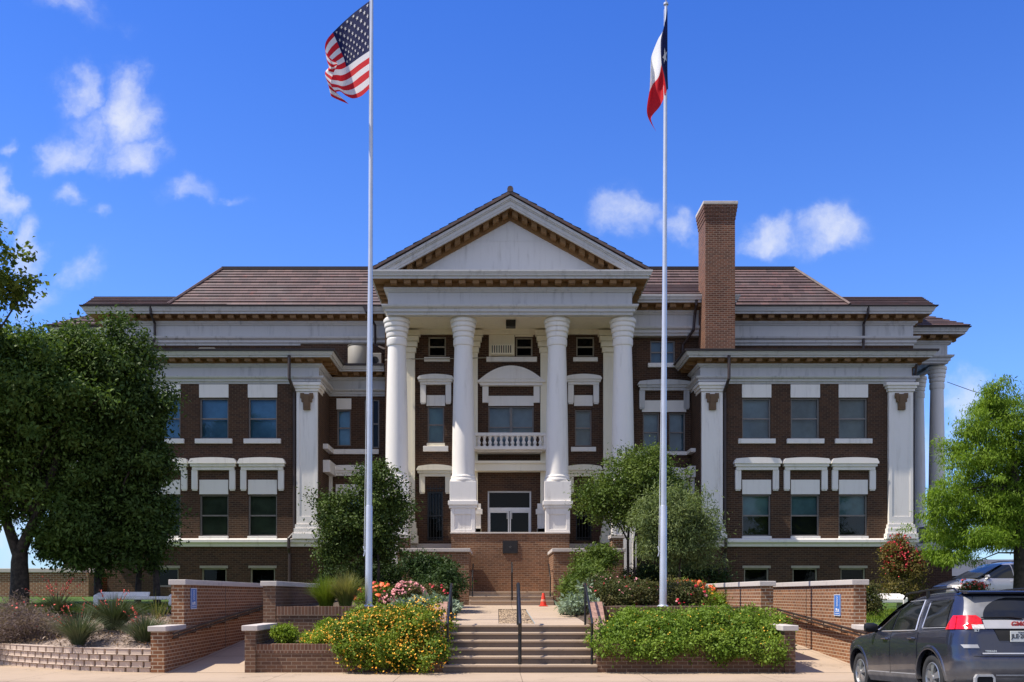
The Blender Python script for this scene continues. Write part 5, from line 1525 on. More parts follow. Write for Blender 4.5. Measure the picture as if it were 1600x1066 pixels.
shrub("lamb_ear", "patch of woolly grey-green leaves right of the walkway", "plant", 'grey', [E(905, 944, 25, 26, 13, .5), E(920, 930, 26, 12, 18, .4), E(890, 950, 26, 14, 8, .3)], 120, 32, .07, .11, .05, 49, amp=.1, up=1)
shrub("rose_bush", "wide rose bush with crimson flowers between the walkway and right flagpole", "flowers", 'rose', [E(965, 928, D, 40, 22, .7), E(1003, 930, D, 30, 22, .6), E(940, 915, D + .5, 22, 14, .4)], 260, 65, .08, .055, .032, 50, fl=(('red', 40, .04, 1.0, .5, seen), ('pink', 60, .026, 1.0, .5, seen)))
shrub("rose_bush", "rose bush with pink flowers right of the right flagpole", "flowers", 'rose', [E(1070, 935, D - .5, 36, 20, .6), E(1050, 920, D, 22, 14, .4)], 180, 65, .08, .055, .032, 51, fl=(('red', 26, .042, 1.0, .5, seen), ('pink', 40, .035, 1.0, .5, seen)))
shrub("lily_bed", "tall orange lilies above the right rose bush", "flowers", 'lantana', [E(1068, 918, D + .6, 30, 10, .4), E(1098, 925, D + .6, 18, 10, .3)], 60, 40, .07, .08, .02, 52, fl=(('lily', 46, .065, 1.05, .6, topside),))
shrub("lily_bed", "yellow-orange lilies by the right brick wall", "flowers", 'lime', [E(1108, 942, D - .5, 26, 14, .4)], 60, 40, .07, .12, .02, 53, fl=(('orange', 10, .05, 1.1, .6, topside),))
# darker ground planting against the building
for i, (px, py, D_, rx, ry) in enumerate(((1080, 905, 31, 60, 24), (1010, 905, 31.5, 40, 20), (545, 905, 32, 50, 26), (600, 905, 32, 30, 26))):
    lab = ("deep green planting in the shade under the pale silvery tree", "deep green planting under the flat-topped tree", "deep green planting against the wall left of the left flagpole", "deep green planting between left flagpole and the portico")[i]
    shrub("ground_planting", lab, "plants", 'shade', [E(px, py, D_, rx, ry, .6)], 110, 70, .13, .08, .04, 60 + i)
# red flowering shrub and friends on the right
D = 31
t = shrub("crape_myrtle", "upright shrub with crimson flowers before the right wing corner", "shrub", 'crepe', [E(1412, 905, D, 27, 34, .6), E(1402, 872, D, 20, 22, .5), E(1424, 880, D, 16, 20, .4), E(1405, 850, D, 12, 14, .3), E(1392, 862, D, 12, 12, .3)], 190, 60, .13, .075, .034, 65, amp=.25,
      fl=(('red', 520, .034, .85, .6, lambda P, Dv: (P[:, 2] > 2.35) & (Dv[:, 1] < .4)), ('coral', 26, .026, .95, .5, seen)))
trunk(t, None, [([(X(1410 + i * 4, D), D, 1.3), (X(1408 + i * 6, D), D, 2.2), (X(1402 + i * 9, D), D, 3.2)], .025, .01) for i in range(3)], .1)
shrub("round_shrub", "small rose shrub beside the right ramp wall end", "shrub", 'rose', [E(1352, 935, 26, 19, 20, .35)], 90, 60, .08, .055, .032, 66, amp=.2, fl=(('yellow', 12, .03, 1, .5, seen),))
shrub("oleander", "red flowers showing above the roof rack of the dark car", "flowers", 'rose', [E(1520, 919, 28, 18, 9, .3)], 36, 40, .07, .06, .03, 67, fl=(('coral', 44, .04, 1.0, .6, topside),))
# left bed: yuccas with red flower stalks, purple wisps
def yucca(label, px, D, z, h, spread, n, seed, stalks=0):
    c = (X(px, D), D, z); t = thing("red_yucca", label, "plant", c, "red yuccas in the gravel bed")
    h, spread, n = h * 1.25, spread * 1.45, int(n * 1.9); blades("blades", G['yucca'], t, c, n, h, spread, .016, seed, stiff=.35, base=.13)
    r = np.random.default_rng(seed); m = MB(); pts = []
    for i in range(stalks):
        a = r.uniform(0, 6.28); ln = r.uniform(.3, .9); hh = r.uniform(.75, 1.15)
        p = [(c[0] + math.cos(a) * ln * q ** 1.5, c[1] + math.sin(a) * ln * q ** 1.5 * .6, c[2] + hh * (q - .1 * q * q)) for q in (0, .3, .6, .85, 1)]
        m.tube(p, [.006, .006, .005, .004, .003], 5)
        A = np.array(p[3]); B = np.array(p[4]); Mi = np.array(p[2])
        for q in r.random(14): pts.append((Mi + (A - Mi) * q * 2 if q < .5 else A + (B - A) * (q - .5) * 2) + r.normal(size=3) * .012)
    if stalks:
        m.build("flower_stalk", M['ornament'], t); flowers("blossom", FL['coral'], t, np.array(pts), .016, r, 0)
yucca("red yucca nearest the pavement, left of the bare gravel", 122, 20.9, .52, .62, .62, 330, 71, 4)
yucca("tallest red yucca, in the middle of the gravel bed", 178, 22.4, .78, .72, .85, 420, 72, 7)
yucca("red yucca beside the left ramp wall", 226, 20.9, .5, .6, .55, 300, 73, 3)
yucca("red yucca with tall flower stalks in front of the forked tree", 90, 24.5, 1.1, .5, .55, 200, 74, 12)
D = 22.6
t = thing("wispy_shrub", "purplish wispy shrub at the left end of the gravel bed", "shrub", (X(40, D), D, .7))
rng2 = np.random.default_rng(81)
o, C = foliage("foliage", G['wisp'], t, [E(30, 975, D, 56, 34, .9), E(-20, 985, D, 50, 42, .9), E(75, 985, D - .2, 28, 26, .5)], 420, 60, .12, .085, .012, 82, shell=.2, amp=.2, up=.2)
r = np.random.default_rng(83); P, Dv = blob_points([E(60, 960, D, 50, 26, .7)], 26, r, .9); flowers("blossom", FL['coral'], t, P, .03, r, .4)
t = thing("wispy_shrub", "thin dry stalks between the yuccas and the white bench", "shrub", (X(235, 23.6), 23.6, 1.0))
blades("blades", G['straw'], t, (X(245, 23.6), 23.6, .95), 90, .8, .45, .008, 84, stiff=.4, base=.3)
# grass on the lawn where it shows
rng3 = np.random.default_rng(91)
def turf(x0, x1, y0, y1, zf, n, seed):
    r = np.random.default_rng(seed)
    x = r.uniform(x0, x1, n); y = r.uniform(y0, y1, n); z = np.array([zf(a, b) for a, b in zip(x, y)])
    P = np.stack([x, y, z], 1); D_ = np.tile(np.array([0, 0, 1.0]), (n, 1))
    return leaf_mesh("grass", G['lantana'], None, P, D_, .075, .012, r, out=1.6)
tag(turf(-14, -7.7, 24.2, 28, lambda a, b: lawn_z(a, b) - .03, 26000, 92), kind='stuff')
tag(turf(7.7, 13, 22, 29, lambda a, b: rlawn_z(a, b), 22000, 93), kind='stuff')

# dry leaves and sticks lying on the gravel bed
r = np.random.default_rng(95); n = 5200
u = r.random(n); k = (u * (len(SP) - 1)).astype(int); f = r.random(n) ** .8
P = np.array([[SP[i][0] - .2 * t, SP[i][1] + .15 + 4.1 * t, .455 + .77 * t ** .8] for i, t in zip(k, f)]); P[:, :2] += r.normal(size=(n, 2)) * .18
tag(leaf_mesh("leaf_litter", leaf_mat("dry leaf litter", (.16, .10, .07), (.46, .35, .26), .1), None, P, np.tile(np.array([0, 0, .2]), (n, 1)), .075, .030, r, out=.3, up=2.2), kind='stuff')
# ================================================================ cars
def interp(tab, z):
    if z <= tab[0][0]: return tab[0][1]
    for (a, b), (c, d) in zip(tab[:-1], tab[1:]):
        if z <= c:
            t = (z - a) / (c - a); t2 = t
            return b + (d - b) * t2
    return tab[-1][1]
class CarShape:
    """plan contour at every height: half width, rear end, front end; corners rounded. +y is forward, z up"""
    def __init__(s, w, yr, yf, rr, rf, wheels, wr, arch):
        s.w, s.yr, s.yf, s.rr, s.rf, s.wheels, s.wr, s.arch = w, yr, yf, rr, rf, wheels, wr, arch
    def side(s, y, z):
        w = interp(s.w, z); a, b = interp(s.yr, z), interp(s.yf, z); ra, rb = s.rr, s.rf
        mid = (a + b) / 2; L = (b - a) / 2
        x = w * (1 - .035 * ((y - mid) / L) ** 2)
        if y < a + ra: t = min(1, (a + ra - y) / ra); x -= .30 * (1 - math.sqrt(max(0, 1 - t * t)))* (w / .9)
        if y > b - rb: t = min(1, (y - b + rb) / rb); x -= .42 * (1 - math.sqrt(max(0, 1 - t * t))) * (w / .9)
        return x
    def rear(s, x, z):
        a = interp(s.yr, z); w = interp(s.w, z)
        xe = s.side(a, z)
        ax = abs(x); y = a + .06 * (ax / max(.2, w)) ** 2
        if ax > xe:
            # the rounded corner
            lo, hi = a, a + s.rr
            for _ in range(18):
                m = (lo + hi) / 2
                if s.side(m, z) < ax: lo = m
                else: hi = m
            y = max(y, hi)
        return y
    def body(s, name, mat, parent, z0, z1, nz=46):
        V = []; Fc = []; zs = [z0 + (z1 - z0) * i / nz for i in range(nz + 1)]
        ns = 96; nr = 12; rings = []
        for z in zs:
            a, b = interp(s.yr, z), interp(s.yf, z)
            half = []
            xe = s.side(a, z)
            for i in range(nr): half.append((xe * i / nr, s.rear(xe * i / nr, z)))
            st = half and s.rear(xe, z)
            for i in range(ns + 1):
                u = i / ns; u = u + .09 * math.sin(2 * math.pi * u) * -1 * .6
                y = st + (b - st) * u
                half.append((s.side(y, z), y))
            xf = s.side(b, z)
            for i in range(1, nr + 1):
                x = xf * (1 - i / nr); half.append((x, b + .05 * (1 - (x / max(.2, xf)) ** 2)))
            ring = half + [(-x, y) for x, y in half[-2:0:-1]]
            rings.append([(x, y, z) for x, y in ring])
        k = len(rings[0])
        for r_ in rings: V += r_
        V = [list(p) for p in V]
        side = lambda p: abs(p[0]) > .45
        # snap to the wheel arches, drop the faces inside them
        for p in V:
            if not side(p): continue
            for wy in s.wheels:
                dy, dz_ = p[1] - wy, p[2] - s.wr
                r_ = math.hypot(dy, dz_)
                if s.arch - .05 < r_ < s.arch + .035 and r_ > 0:
                    p[1] = wy + dy / r_ * s.arch; p[2] = s.wr + dz_ / r_ * s.arch
        for j in range(nz):
            for i in range(k):
                i2 = (i + 1) % k; f = (j * k + i, j * k + i2, (j + 1) * k + i2, (j + 1) * k + i)
                c = [sum(V[q][t] for q in f) / 4 for t in range(3)]
                if abs(c[0]) > .45 and any(math.hypot(c[1] - wy, c[2] - s.wr) < s.arch - .004 for wy in s.wheels): continue
                Fc.append(f)
        # roof lid
        Fc.append(tuple(nz * k + i for i in range(k)))
        me = bpy.data.meshes.new(name); me.from_pydata([tuple(p) for p in V], [], Fc); me.update()
        me.polygons.foreach_set("use_smooth", [True] * len(Fc)); me.set_sharp_from_angle(angle=R(38))
        return link_mesh(name, me, mat, parent)
    def side_panel(s, name, mat, parent, ylo, yhi, z0, z1, sgn=-1, off=.008, n=10, k=12, smooth=True):
        V = []; Fq = []
        for j in range(n + 1):
            z = z0 + (z1 - z0) * j / n; a, b = ylo(z), yhi(z)
            for i in range(k + 1):
                y = a + (b - a) * i / k; V.append((sgn * (s.side(y, z) + off), y, z))
        for j in range(n):
            for i in range(k):
                q = (j * (k + 1) + i, j * (k + 1) + i + 1, (j + 1) * (k + 1) + i + 1, (j + 1) * (k + 1) + i); Fq.append(q if sgn > 0 else q[::-1])
        me = bpy.data.meshes.new(name); me.from_pydata(V, [], Fq); me.update(); me.polygons.foreach_set("use_smooth", [True] * len(Fq))
        return link_mesh(name, me, mat, parent)
    def rear_panel(s, name, mat, parent, xlo, xhi, z0, z1, off=.01, n=8, k=14):
        V = []; Fq = []
        for j in range(n + 1):
            z = z0 + (z1 - z0) * j / n; a, b = xlo(z), xhi(z)
            for i in range(k + 1):
                x = a + (b - a) * i / k; V.append((x, s.rear(x, z) - off, z))
        for j in range(n):
            for i in range(k): Fq.append((j * (k + 1) + i, j * (k + 1) + i + 1, (j + 1) * (k + 1) + i + 1, (j + 1) * (k + 1) + i))
        me = bpy.data.meshes.new(name); me.from_pydata(V, [], Fq); me.update(); me.polygons.foreach_set("use_smooth", [True] * len(Fq))
        return link_mesh(name, me, mat, parent)
def car_paint(name, col, metal=.6, rough=.28, dust=(.30, .26, .22), damt=.5, zt=.75):
    """metallic paint under clear coat, road dust settled on the lower body"""
    m, t, b = new_mat(name)
    tc = t.node("ShaderNodeTexCoord"); sp = t.node("ShaderNodeSeparateXYZ"); t.l.new(tc.outputs["Object"], sp.inputs[0])
    n = t.noise(tc.outputs["Object"], 3.2, 6, .65)
    f = t.math('MULTIPLY', t.math('SUBTRACT', 1.0, t.smooth(t.math('ADD', sp.outputs[2], t.math('MULTIPLY', t.math('SUBTRACT', n, .5), .35)), .25, zt)), damt)
    t.l.new(t.mix(f, col, dust), b.inputs["Base Color"])
    b.inputs["Metallic"].default_value = metal
    t.l.new(t.math('ADD', t.math('MULTIPLY', f, .5), rough), b.inputs["Roughness"])
    b.inputs["Coat Weight"].default_value = .7; b.inputs["Coat Roughness"].default_value = .04
    return m
M['car_dark'] = car_paint("dark slate metallic paint", (.050, .056, .085), damt=.80, zt=.78, rough=.24)
M['car_silver'] = car_paint("silver metallic paint", (.42, .42, .44), damt=.2)
M['clad'] = plain("dusty grey cladding", (.17, .15, .135), .75, var=.2)
def solid_glass(name, c, rough=.04):
    m, t, b = new_mat(name); b.inputs["Base Color"].default_value = (*c, 1); b.inputs["Roughness"].default_value = rough; b.inputs["Specular IOR Level"].default_value = .5; return m
M['car_glass'] = solid_glass("tinted car glass", (.010, .012, .013))
M['rear_glass'] = plain("dusty rear glass", (.17, .17, .17), .4, var=.25, scale=2.5, spec=.8)
M['wiped'] = solid_glass("wiped arc of rear glass", (.014, .015, .016))
M['tail_red'] = plain("red tail lamp lens", (.62, .008, .010), .12, var=.25, scale=25, coat=.6)
M['tail_white'] = plain("clear lamp lens", (.62, .58, .54), .15, var=.2, scale=40)
M['chrome'] = plain("chrome", (.72, .71, .70), .25, metal=.6, var=.03)
M['chrome_satin'] = plain("satin silver trim", (.48, .47, .46), .42, metal=.3, var=.05)
M['tyre'] = plain("tyre rubber", (.028, .027, .026), .85, var=.3)
M['rim'] = plain("alloy wheel", (.50, .50, .50), .35, metal=.8, var=.1)
M['plate_white'] = plain("number plate white", (.62, .63, .60), .5, var=.06)
M['plate_ink'] = plain("number plate ink", (.03, .03, .035), .6)
M['emblem_red'] = plain("red emblem", (.40, .03, .03), .3)

def tyre_wheel(parent, x, y, wr, sgn, spokes=5):
    """wheel > tyre, rim; built round the x axis, outer face towards sgn"""
    w = bpy.data.objects.new("wheel", None); COL.objects.link(w); w.parent = parent; w.location = (x, y, wr); w.empty_display_size = .2
    def ring(name, prof, mat, n=40):
        m = MB(); k = len(prof); v = []; fs = []
        for (r_, o) in prof:
            for i in range(n):
                a = 2 * math.pi * i / n; v.append((sgn * o, r_ * math.cos(a), r_ * math.sin(a)))
        for j in range(k - 1):
            for i in range(n): fs.append((j * n + i, j * n + (i + 1) % n, (j + 1) * n + (i + 1) % n, (j + 1) * n + i))
        m.add(v, fs); o = m.build(name, mat, None, smooth=True); o.parent = w; return o
    ri = wr * .67
    ring("tyre", [(ri - .01, -.2), (wr - .04, -.22), (wr, -.19), (wr, -.03), (wr - .015, .0), (wr - .06, .015), (ri + .02, .01), (ri - .005, -.005)], M['tyre'])
    m = MB(); n = 40; v = []; fs = []
    prof = [(ri, -.004), (ri - .018, .004), (ri - .03, -.03), (ri - .04, -.16)]
    for (r_, o) in prof:
        for i in range(n): a = 2 * math.pi * i / n; v.append((sgn * o, r_ * math.cos(a), r_ * math.sin(a)))
    for j in range(3):
        for i in range(n): fs.append((j * n + i, j * n + (i + 1) % n, (j + 1) * n + (i + 1) % n, (j + 1) * n + i))
    m.add(v, fs)
    for s_ in range(spokes):
        a = 2 * math.pi * s_ / spokes + .3
        for da in (-.13, .13):
            c0, c1 = .045, ri - .02; q = []
            for (r_, hw, o) in ((c0, .028, .012), (c1, .034, -.012)):
                aa = a + da * (r_ / ri)
                for sg in (-1, 1): q.append((sgn * o, r_ * math.cos(aa) - sg * hw * math.sin(aa), r_ * math.sin(aa) + sg * hw * math.cos(aa)))
            b_ = [(p[0] - sgn * .04, p[1], p[2]) for p in q]
            m.add(q + b_, [(0, 1, 3, 2), (0, 2, 6, 4), (1, 5, 7, 3), (4, 6, 7, 5)])
    hub = [(sgn * .018, .058 * math.cos(2 * math.pi * i / 20), .058 * math.sin(2 * math.pi * i / 20)) for i in range(20)] + [(sgn * -.05, .062 * math.cos(2 * math.pi * i / 20), .062 * math.sin(2 * math.pi * i / 20)) for i in range(20)]
    m.add(hub, [tuple(range(20))] + [(i, (i + 1) % 20, 20 + (i + 1) % 20, 20 + i) for i in range(20)])
    o = m.build("rim", M['rim'], None, smooth=True); o.parent = w
    m = MB(); m.add([(sgn * -.12, ri * math.cos(2 * math.pi * i / 24), ri * math.sin(2 * math.pi * i / 24)) for i in range(24)], [tuple(range(24))]); o = m.build("brake_disc", M['dark'], None); o.parent = w
    return w
def text(parent, s, size, loc, rot, mat, name, ext=.004, align='CENTER', bold=0):
    c = bpy.data.curves.new(name, 'FONT'); c.body = s; c.size = size; c.extrude = ext; c.align_x = align; c.align_y = 'CENTER'; c.offset = bold
    o = bpy.data.objects.new(name, c); COL.objects.link(o)
    me = bpy.data.meshes.new_from_object(o.evaluated_get(bpy.context.evaluated_depsgraph_get()))
    bpy.data.objects.remove(o); me.name = name; me.materials.clear()
    o = link_mesh(name, me, mat); o.parent = parent; o.location = loc; o.rotation_euler = rot; return o
def arch_trim(s, parent, sgn, wy):
    m = MB(); n = 30; r0, r1 = s.arch - .004, s.arch + .055; v = []; fs = []
    for i in range(n + 1):
        a = math.pi * (-.02 + 1.04 * i / n)
        for (r_, o) in ((r0, -.05), (r0, .012), (r0 + .02, .017), (r1, .010), (r1 + .01, -.002)):
            y = wy + r_ * math.cos(a); z = max(.2, s.wr + r_ * math.sin(a)); v.append((sgn * (s.side(wy + r_ * math.cos(a), z) + o), y, z))
    for i in range(n):
        for j in range(4): fs.append((i * 5 + j, i * 5 + j + 1, (i + 1) * 5 + j + 1, (i + 1) * 5 + j))
    m.add(v, fs); return m.build("wheel_arch", M['car_dark'] if parent.name.startswith("suv") else M['car_silver'], parent, smooth=True, ang=50)

def make_suv():
    t = bpy.data.objects.new("suv", None); COL.objects.link(t)
    tag(t, "dusty dark slate SUV seen from behind at the right edge, nose to the brick walls", "car")
    s = CarShape(
        w=[(.24, .84), (.34, .89), (.46, .915), (.70, .925), (.86, .925), (.98, .905), (1.06, .885), (1.10, .865), (1.30, .785), (1.48, .70), (1.58, .635), (1.64, .57), (1.675, .47), (1.69, .30)],
        yr=[(.24, -2.26), (.36, -2.35), (.50, -2.375), (.66, -2.37), (.70, -2.345), (.78, -2.33), (1.0, -2.30), (1.10, -2.275), (1.16, -2.24), (1.35, -2.13), (1.52, -2.00), (1.60, -1.93), (1.65, -1.82), (1.68, -1.55), (1.69, -1.2)],
        yf=[(.24, 2.16), (.36, 2.27), (.60, 2.32), (.80, 2.30), (.92, 2.20), (.99, 1.98), (1.04, 1.55), (1.08, 1.15), (1.12, 1.02), (1.30, .70), (1.45, .42), (1.57, .16), (1.63, -.05), (1.67, -.35), (1.69, -.65)],
        rr=.34, rf=.62, wheels=(-1.43, 1.43), wr=.36, arch=.435)
    s.body("body", M['car_dark'], t, .24, 1.69)
    m = MB(); m.box(-.70, .70, -2.1, 2.1, .22, .5)
    for wy in s.wheels:
        pass
    m.build("underbody", M['dark'], t)
    for wy in s.wheels:
        for sg in (-1, 1):
            tyre_wheel(t, sg * .865, wy, .36, sg); arch_trim(s, t, sg, wy)
    for sg in (-1, 1):
        # doors with their seams, handles and glass
        fd = s.side_panel("door", M['car_dark'], t, lambda z: -.02, lambda z: .93 + .10 * (z - .4), .36, 1.055, sg, .006)
        rd = s.side_panel("door", M['car_dark'], t, lambda z: max(-1.03, (-1.43 + math.sqrt(max(0, .50 ** 2 - (z - .36) ** 2))) if abs(z - .36) < .50 else -9, -1.03), lambda z: -.04, .36, 1.055, sg, .006)
        for d, y in ((fd, .16), (rd, -.86)):
            m = MB(); x = sg * (s.side(y, .96) + .006)
            m.tube([(x, y - .11, .955), (x + sg * .035, y - .08, .96), (x + sg * .035, y + .08, .965), (x, y + .11, .965)], .016, 8); m.build("handle", M['car_dark'], d, smooth=True)
        fg = lambda z: .98 - (z - 1.10) * 1.62
        s.side_panel("window", M['car_glass'], fd, lambda z: .015, lambda z: max(.05, min(.86, fg(z))), 1.09, 1.53, sg, .010)
        s.side_panel("window", M['car_glass'], rd, lambda z: -.93 - (z - 1.09) * -.26, lambda z: -.045, 1.09, 1.545, sg, .010)
        s.side_panel("window", M['car_glass'], t, lambda z: -1.86 + (z - 1.12) * .30, lambda z: -1.16 + (z - 1.12) * .20, 1.13, 1.53, sg, .010)
        # bright trim round the side glass
        m = MB()
        def sp(y, z, o=.014): return (sg * (s.side(y, z) + o), y, z)
        m.tube([sp(.86, 1.085), sp(.3, 1.085), sp(-.3, 1.083), sp(-.93, 1.083)], .010, 6)
        m.tube([sp(-.95, 1.083), sp(-.90, 1.28), sp(-.83, 1.55)], .012, 6); m.tube([sp(.84, 1.10), sp(.5, 1.39), sp(.25, 1.53), sp(-.2, 1.56), sp(-.83, 1.56)], .008, 6)
        m.tube([sp(-1.88, 1.11), sp(-1.15, 1.11)], .008, 6); m.tube([sp(-1.13, 1.12), sp(-1.07, 1.50)], .008, 6)
        m.build("window_trim", M['chrome'], t, smooth=True)
        s.side_panel("sill_cladding", M['clad'], t, lambda z: -.98, lambda z: .98, .245, .40, sg, .022)
        m = MB(); x = s.side(.0, .33) + .02; 
        m.box(sg * x, sg * (x + .012), -.96, -.03, .385, .41); m.box(sg * x, sg * (x + .012), .03, .95, .385, .41); m.build("sill_trim", M['chrome_satin'], t)
        # mirror
        m = MB(); xm = sg * (s.side(.72, 1.08))
        m.lathe([(.0, -.14), (.07, -.13), (.10, -.06), (.105, .04), (.085, .11), (.0, .13)], 0, 0, 16)
        o = m.build("side_mirror", M['black'], None, smooth=True); o.parent = t; o.rotation_euler = (0, R(90) * sg, 0); o.location = (xm + sg * .13, .66, 1.15); o.scale = (.80, .55, .9)
        m = MB(); m.tube([(xm - sg * .02, .68, 1.08), (xm + sg * .08, .67, 1.11)], .03, 8); o2 = m.build("mirror_foot", M['black'], t)
        # lamps: red wrap-round with a clear reversing lens
        m_hi = lambda z: 0
        xo = lambda z: .9
        L = s.side_panel("taillight", M['tail_red'], t, lambda z: s.rear(interp(s.w, z) - .06, z), lambda z: -1.90 - (z - 1.1) * .25, 1.085, 1.285, sg, .022, n=8, k=10)
        a0 = lambda z: .56 - max(0, (z - 1.22)) * -.3
        def xin(z): return (.50 if z > 1.15 else .66) + (max(0, z - 1.24) * 1.2)
        A, B = (lambda z: -(interp(s.w, z) - .045), lambda z: -xin(z)) if sg < 0 else (lambda z: xin(z), lambda z: interp(s.w, z) - .045)
        s.rear_panel("taillight", M['tail_red'], t, A, B, 1.085, 1.285, .024)
        A, B = (lambda z: -.655, lambda z: -.49) if sg < 0 else (lambda z: .49, lambda z: .655)
        s.rear_panel("reversing_light", M['tail_white'], t, A, B, 1.087, 1.15, .022)
        A, B = (lambda z: -.80 - (z - .84) * .6, lambda z: -.60 - (z - .84) * .4) if sg < 0 else (lambda z: .60 + (z - .84) * .4, lambda z: .80 + (z - .84) * .6)
        s.rear_panel("bumper_reflector", M['chrome_satin'], t, A, B, .815, .865, .016)
        # roof rail
        m = MB(); zr = 1.70
        pts = [(sg * .60, -1.75, 1.63), (sg * .605, -1.62, zr), (sg * .615, -.8, zr + .015), (sg * .605, .0, zr - .005), (sg * .59, .16, 1.62)]
        m.tube(pts, .017, 8)
        for y in (-.8,): m.box(sg * .60, sg * .635, y - .03, y + .03, 1.58, zr)
        m.build("roof_rail", M['black'], t, smooth=True)
        # headlamp
        # exhaust surround in the bumper
        m = MB(); c = sg * .56
        yb = -2.40
        m.prism([(c - .15, .245), (c - .14, .40), (c - .11, .445), (c + .11, .445), (c + .14, .40), (c + .15, .245), (c + .12, .245), (c + .115, .39), (c + .095, .415), (c - .095, .415), (c - .115, .39), (c - .12, .245)], yb, yb + .06); ex = m.build("exhaust_surround", M['chrome_satin'], t)
        m = MB(); m.box(c - .115, c + .115, yb + .02, yb + .05, .25, .41); m.build("exhaust_outlet", M['dark'], ex)
    # windscreen
    V = []; Fq = []
    for j in range(9):
        z = 1.12 + (1.60 - 1.12) * j / 8; w = interp(s.w, z) - .10
        for i in range(11): x = -w + 2 * w * i / 10; V.append((x, interp(s.yf, z) + .05 * (1 - (x / w) ** 2) + .012, z + .008))
    for j in range(8):
        for i in range(10): Fq.append((j * 11 + i, j * 11 + i + 1, (j + 1) * 11 + i + 1, (j + 1) * 11 + i))
    me = bpy.data.meshes.new("windscreen"); me.from_pydata(V, [], Fq); me.update(); link_mesh("windscreen", me, M['car_glass'], t)
    # tailgate: glass with the wiped arc, spoiler, chrome bar, plate, badges
    gl = s.rear_panel("rear_window", M['rear_glass'], t, lambda z: -(.73 - (z - 1.2) * .42), lambda z: .73 - (z - 1.2) * .42, 1.225, 1.56, .012, n=10, k=20)
    def arc_h(z): return math.sqrt(max(0.0001, .56 ** 2 - ((z - 1.235) * 1.75) ** 2))
    s.rear_panel("wiped_arc", M['wiped'], gl, lambda z: .10 - arc_h(z), lambda z: min(.62, .10 + arc_h(z)), 1.235, 1.545, .016, n=14, k=24)
    m = MB()
    m.tube([(.06, s.rear(.06, 1.235) - .03, 1.235), (-.1, s.rear(.1, 1.25) - .04, 1.255), (-.5, s.rear(.5, 1.245) - .035, 1.25)], [.022, .014, .008], 8); m.build("wiper", M['black'], gl)
    m = MB()
    m.prism([(-1.66, 1.665), (-2.02, 1.64), (-2.06, 1.62), (-2.02, 1.60), (-1.9, 1.605)], -.60, .60, 'x'); m.build("spoiler", M['car_dark'], t, bevel=.012)
    s.rear_panel("tailgate_trim", M['chrome_satin'], t, lambda z: -.485, lambda z: .485, 1.09, 1.215, .022)
    for xx in (0,):
        e = text(t, "GMC", .10, (0, s.rear(0, 1.15) - .030, 1.15), (R(90), 0, 0), M['emblem_red'], "emblem", .006, bold=.004)
    s.rear_panel("tailgate_seam", M['dark'], t, lambda z: -.68, lambda z: .68, .695, .703, .012, n=1)
    s.rear_panel("bumper_trim", M['chrome'], t, lambda z: -.56, lambda z: .56, .73, .748, .024, n=2)
    s.rear_panel("bumper_trim", M['chrome'], t, lambda z: -.40, lambda z: .40, .425, .443, .03, n=2)
    s.rear_panel("lower_bumper", M['clad'], t, lambda z: -.86, lambda z: .86, .25, .40, .018)
    rc = s.rear_panel("plate_recess", M['dark'], t, lambda z: -.36 + (1.085 - z) * .35, lambda z: .36 - (1.085 - z) * .35, .92, 1.085, .010)
    yp = s.rear(0, .98) - .03
    m = MB(); m.box(-.155, .155, yp, yp + .015, .90, 1.055); pl = m.build("number_plate", M['plate_white'], t, bevel=.004)
    text(pl, "TEXAS", .035, (0, yp - .002, 1.033), (R(90), 0, 0), M['plate_ink'], "lettering", .001)
    text(pl, "JLE\u00b72810", .082, (0, yp - .002, .98), (R(90), 0, 0), M['plate_ink'], "lettering", .001, bold=.002)
    text(t, "TERRAIN", .040, (-.44, s.rear(.44, .765) - .016, .768), (R(90), 0, R(-2)), M['chrome'], "badge", .003, bold=.001)
    text(t, "SLT", .045, (-.60, s.rear(.6, 1.06) - .016, 1.062), (R(90), 0, R(-5)), M['chrome'], "badge", .003, bold=.002)
    D0 = 15.83
    t.location = (6.93, D0, -.075); t.rotation_euler = (-math.atan(.049), 0, 0)
    return t
make_suv()

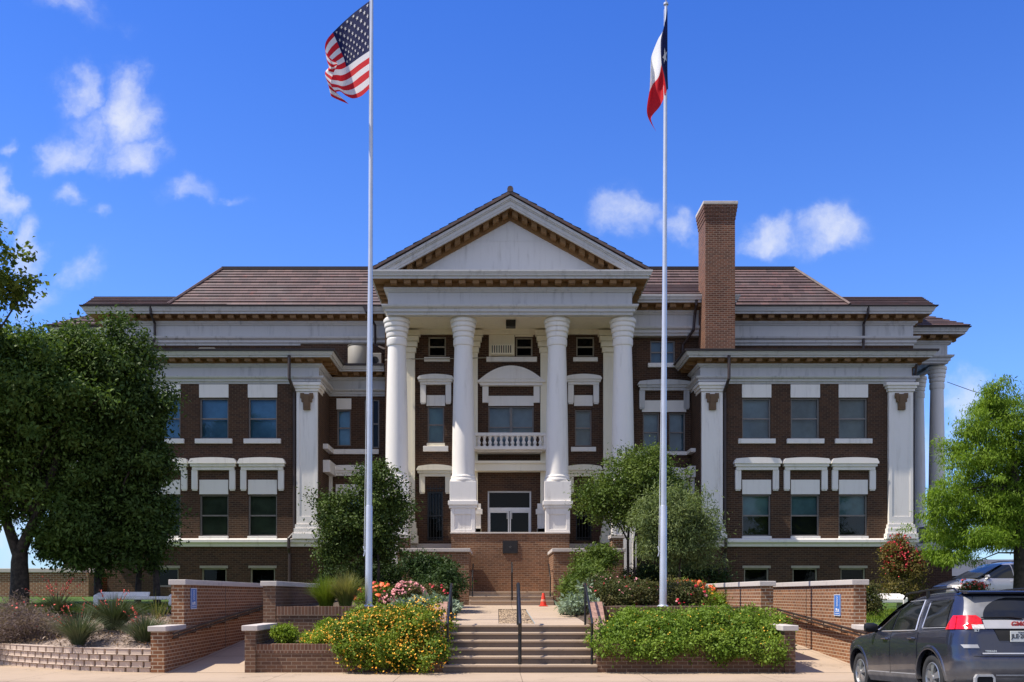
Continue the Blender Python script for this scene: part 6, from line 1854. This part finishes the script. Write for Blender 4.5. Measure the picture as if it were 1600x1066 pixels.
def make_van():
    t = bpy.data.objects.new("van", None); COL.objects.link(t)
    tag(t, "silver people carrier with dark glass parked behind the red flowers", "car")
    s = CarShape(
        w=[(.22, .86), (.34, .92), (.6, .95), (.9, .95), (1.04, .92), (1.10, .89), (1.35, .80), (1.58, .70), (1.68, .62), (1.735, .48), (1.75, .3)],
        yr=[(.22, -2.40), (.4, -2.50), (.7, -2.5), (1.0, -2.46), (1.3, -2.38), (1.6, -2.25), (1.7, -2.1), (1.75, -1.7)],
        yf=[(.22, 2.40), (.4, 2.52), (.65, 2.52), (.80, 2.42), (.92, 2.10), (1.0, 1.80), (1.06, 1.55), (1.12, 1.40), (1.35, .95), (1.55, .52), (1.66, .22), (1.72, -.1), (1.75, -.6)],
        rr=.36, rf=.7, wheels=(-1.5, 1.5), wr=.34, arch=.41)
    s.body("body", M['car_silver'], t, .22, 1.75, 40)
    for sg in (-1, 1):
        for wy in s.wheels: tyre_wheel(t, sg * .88, wy, .34, sg)
        d = s.side_panel("door", M['car_silver'], t, lambda z: .0, lambda z: 1.05, .36, 1.08, sg, .006)
        s.side_panel("window", M['car_glass'], d, lambda z: .02, lambda z: max(.06, min(1.25, 1.30 - (z - 1.10) * 1.9)), 1.10, 1.62, sg, .012)
        d = s.side_panel("door", M['car_silver'], t, lambda z: -1.03, lambda z: -.02, .36, 1.08, sg, .006)
        s.side_panel("window", M['car_glass'], d, lambda z: -1.0, lambda z: -.02, 1.10, 1.63, sg, .012)
        s.side_panel("window", M['car_glass'], t, lambda z: -2.2 + (z - 1.1) * .3, lambda z: -1.04, 1.12, 1.62, sg, .012)
        m = MB(); y = .08
        for y in (.10, -.88):
            x = sg * (s.side(y, .98) + .006); m.tube([(x, y - .1, .97), (x + sg * .03, y - .07, .97), (x + sg * .03, y + .07, .975), (x, y + .1, .975)], .015, 8)
        m.build("door_handle", M['chrome'], t)
        m = MB(); m.lathe([(.0, -.13), (.09, -.12), (.10, .05), (.0, .12)], 0, 0, 14); o = m.build("side_mirror", M['car_silver'], None, smooth=True); o.parent = t; o.rotation_euler = (0, R(90) * sg, 0); o.location = (sg * (s.side(1.1, 1.1) + .12), 1.12, 1.14); o.scale = (.9, .6, 1)
        m = MB(); m.tube([(sg * .60, -1.9, 1.70), (sg * .62, -1.7, 1.775), (sg * .62, -.4, 1.78), (sg * .6, -.1, 1.72)], .016, 8); m.build("roof_rail", M['black'], t)
        s.side_panel("headlight", M['tail_white'], t, lambda z: 1.98, lambda z: 2.38, .70, .84, sg, .014)
    V = []; Fq = []
    for j in range(9):
        z = 1.10 + (1.66 - 1.10) * j / 8; w = interp(s.w, z) - .09
        for i in range(11): x = -w + 2 * w * i / 10; V.append((x, interp(s.yf, z) + .05 * (1 - (x / w) ** 2) + .014, z + .008))
    for j in range(8):
        for i in range(10): Fq.append((j * 11 + i, j * 11 + i + 1, (j + 1) * 11 + i + 1, (j + 1) * 11 + i))
    me = bpy.data.meshes.new("windscreen"); me.from_pydata(V, [], Fq); me.update(); link_mesh("windscreen", me, M['car_glass'], t)
    t.location = (X(1465, 37.5) + 2.4, 37.5, 1.15); t.rotation_euler = (0, 0, R(90 + 8))
    return t
make_van()
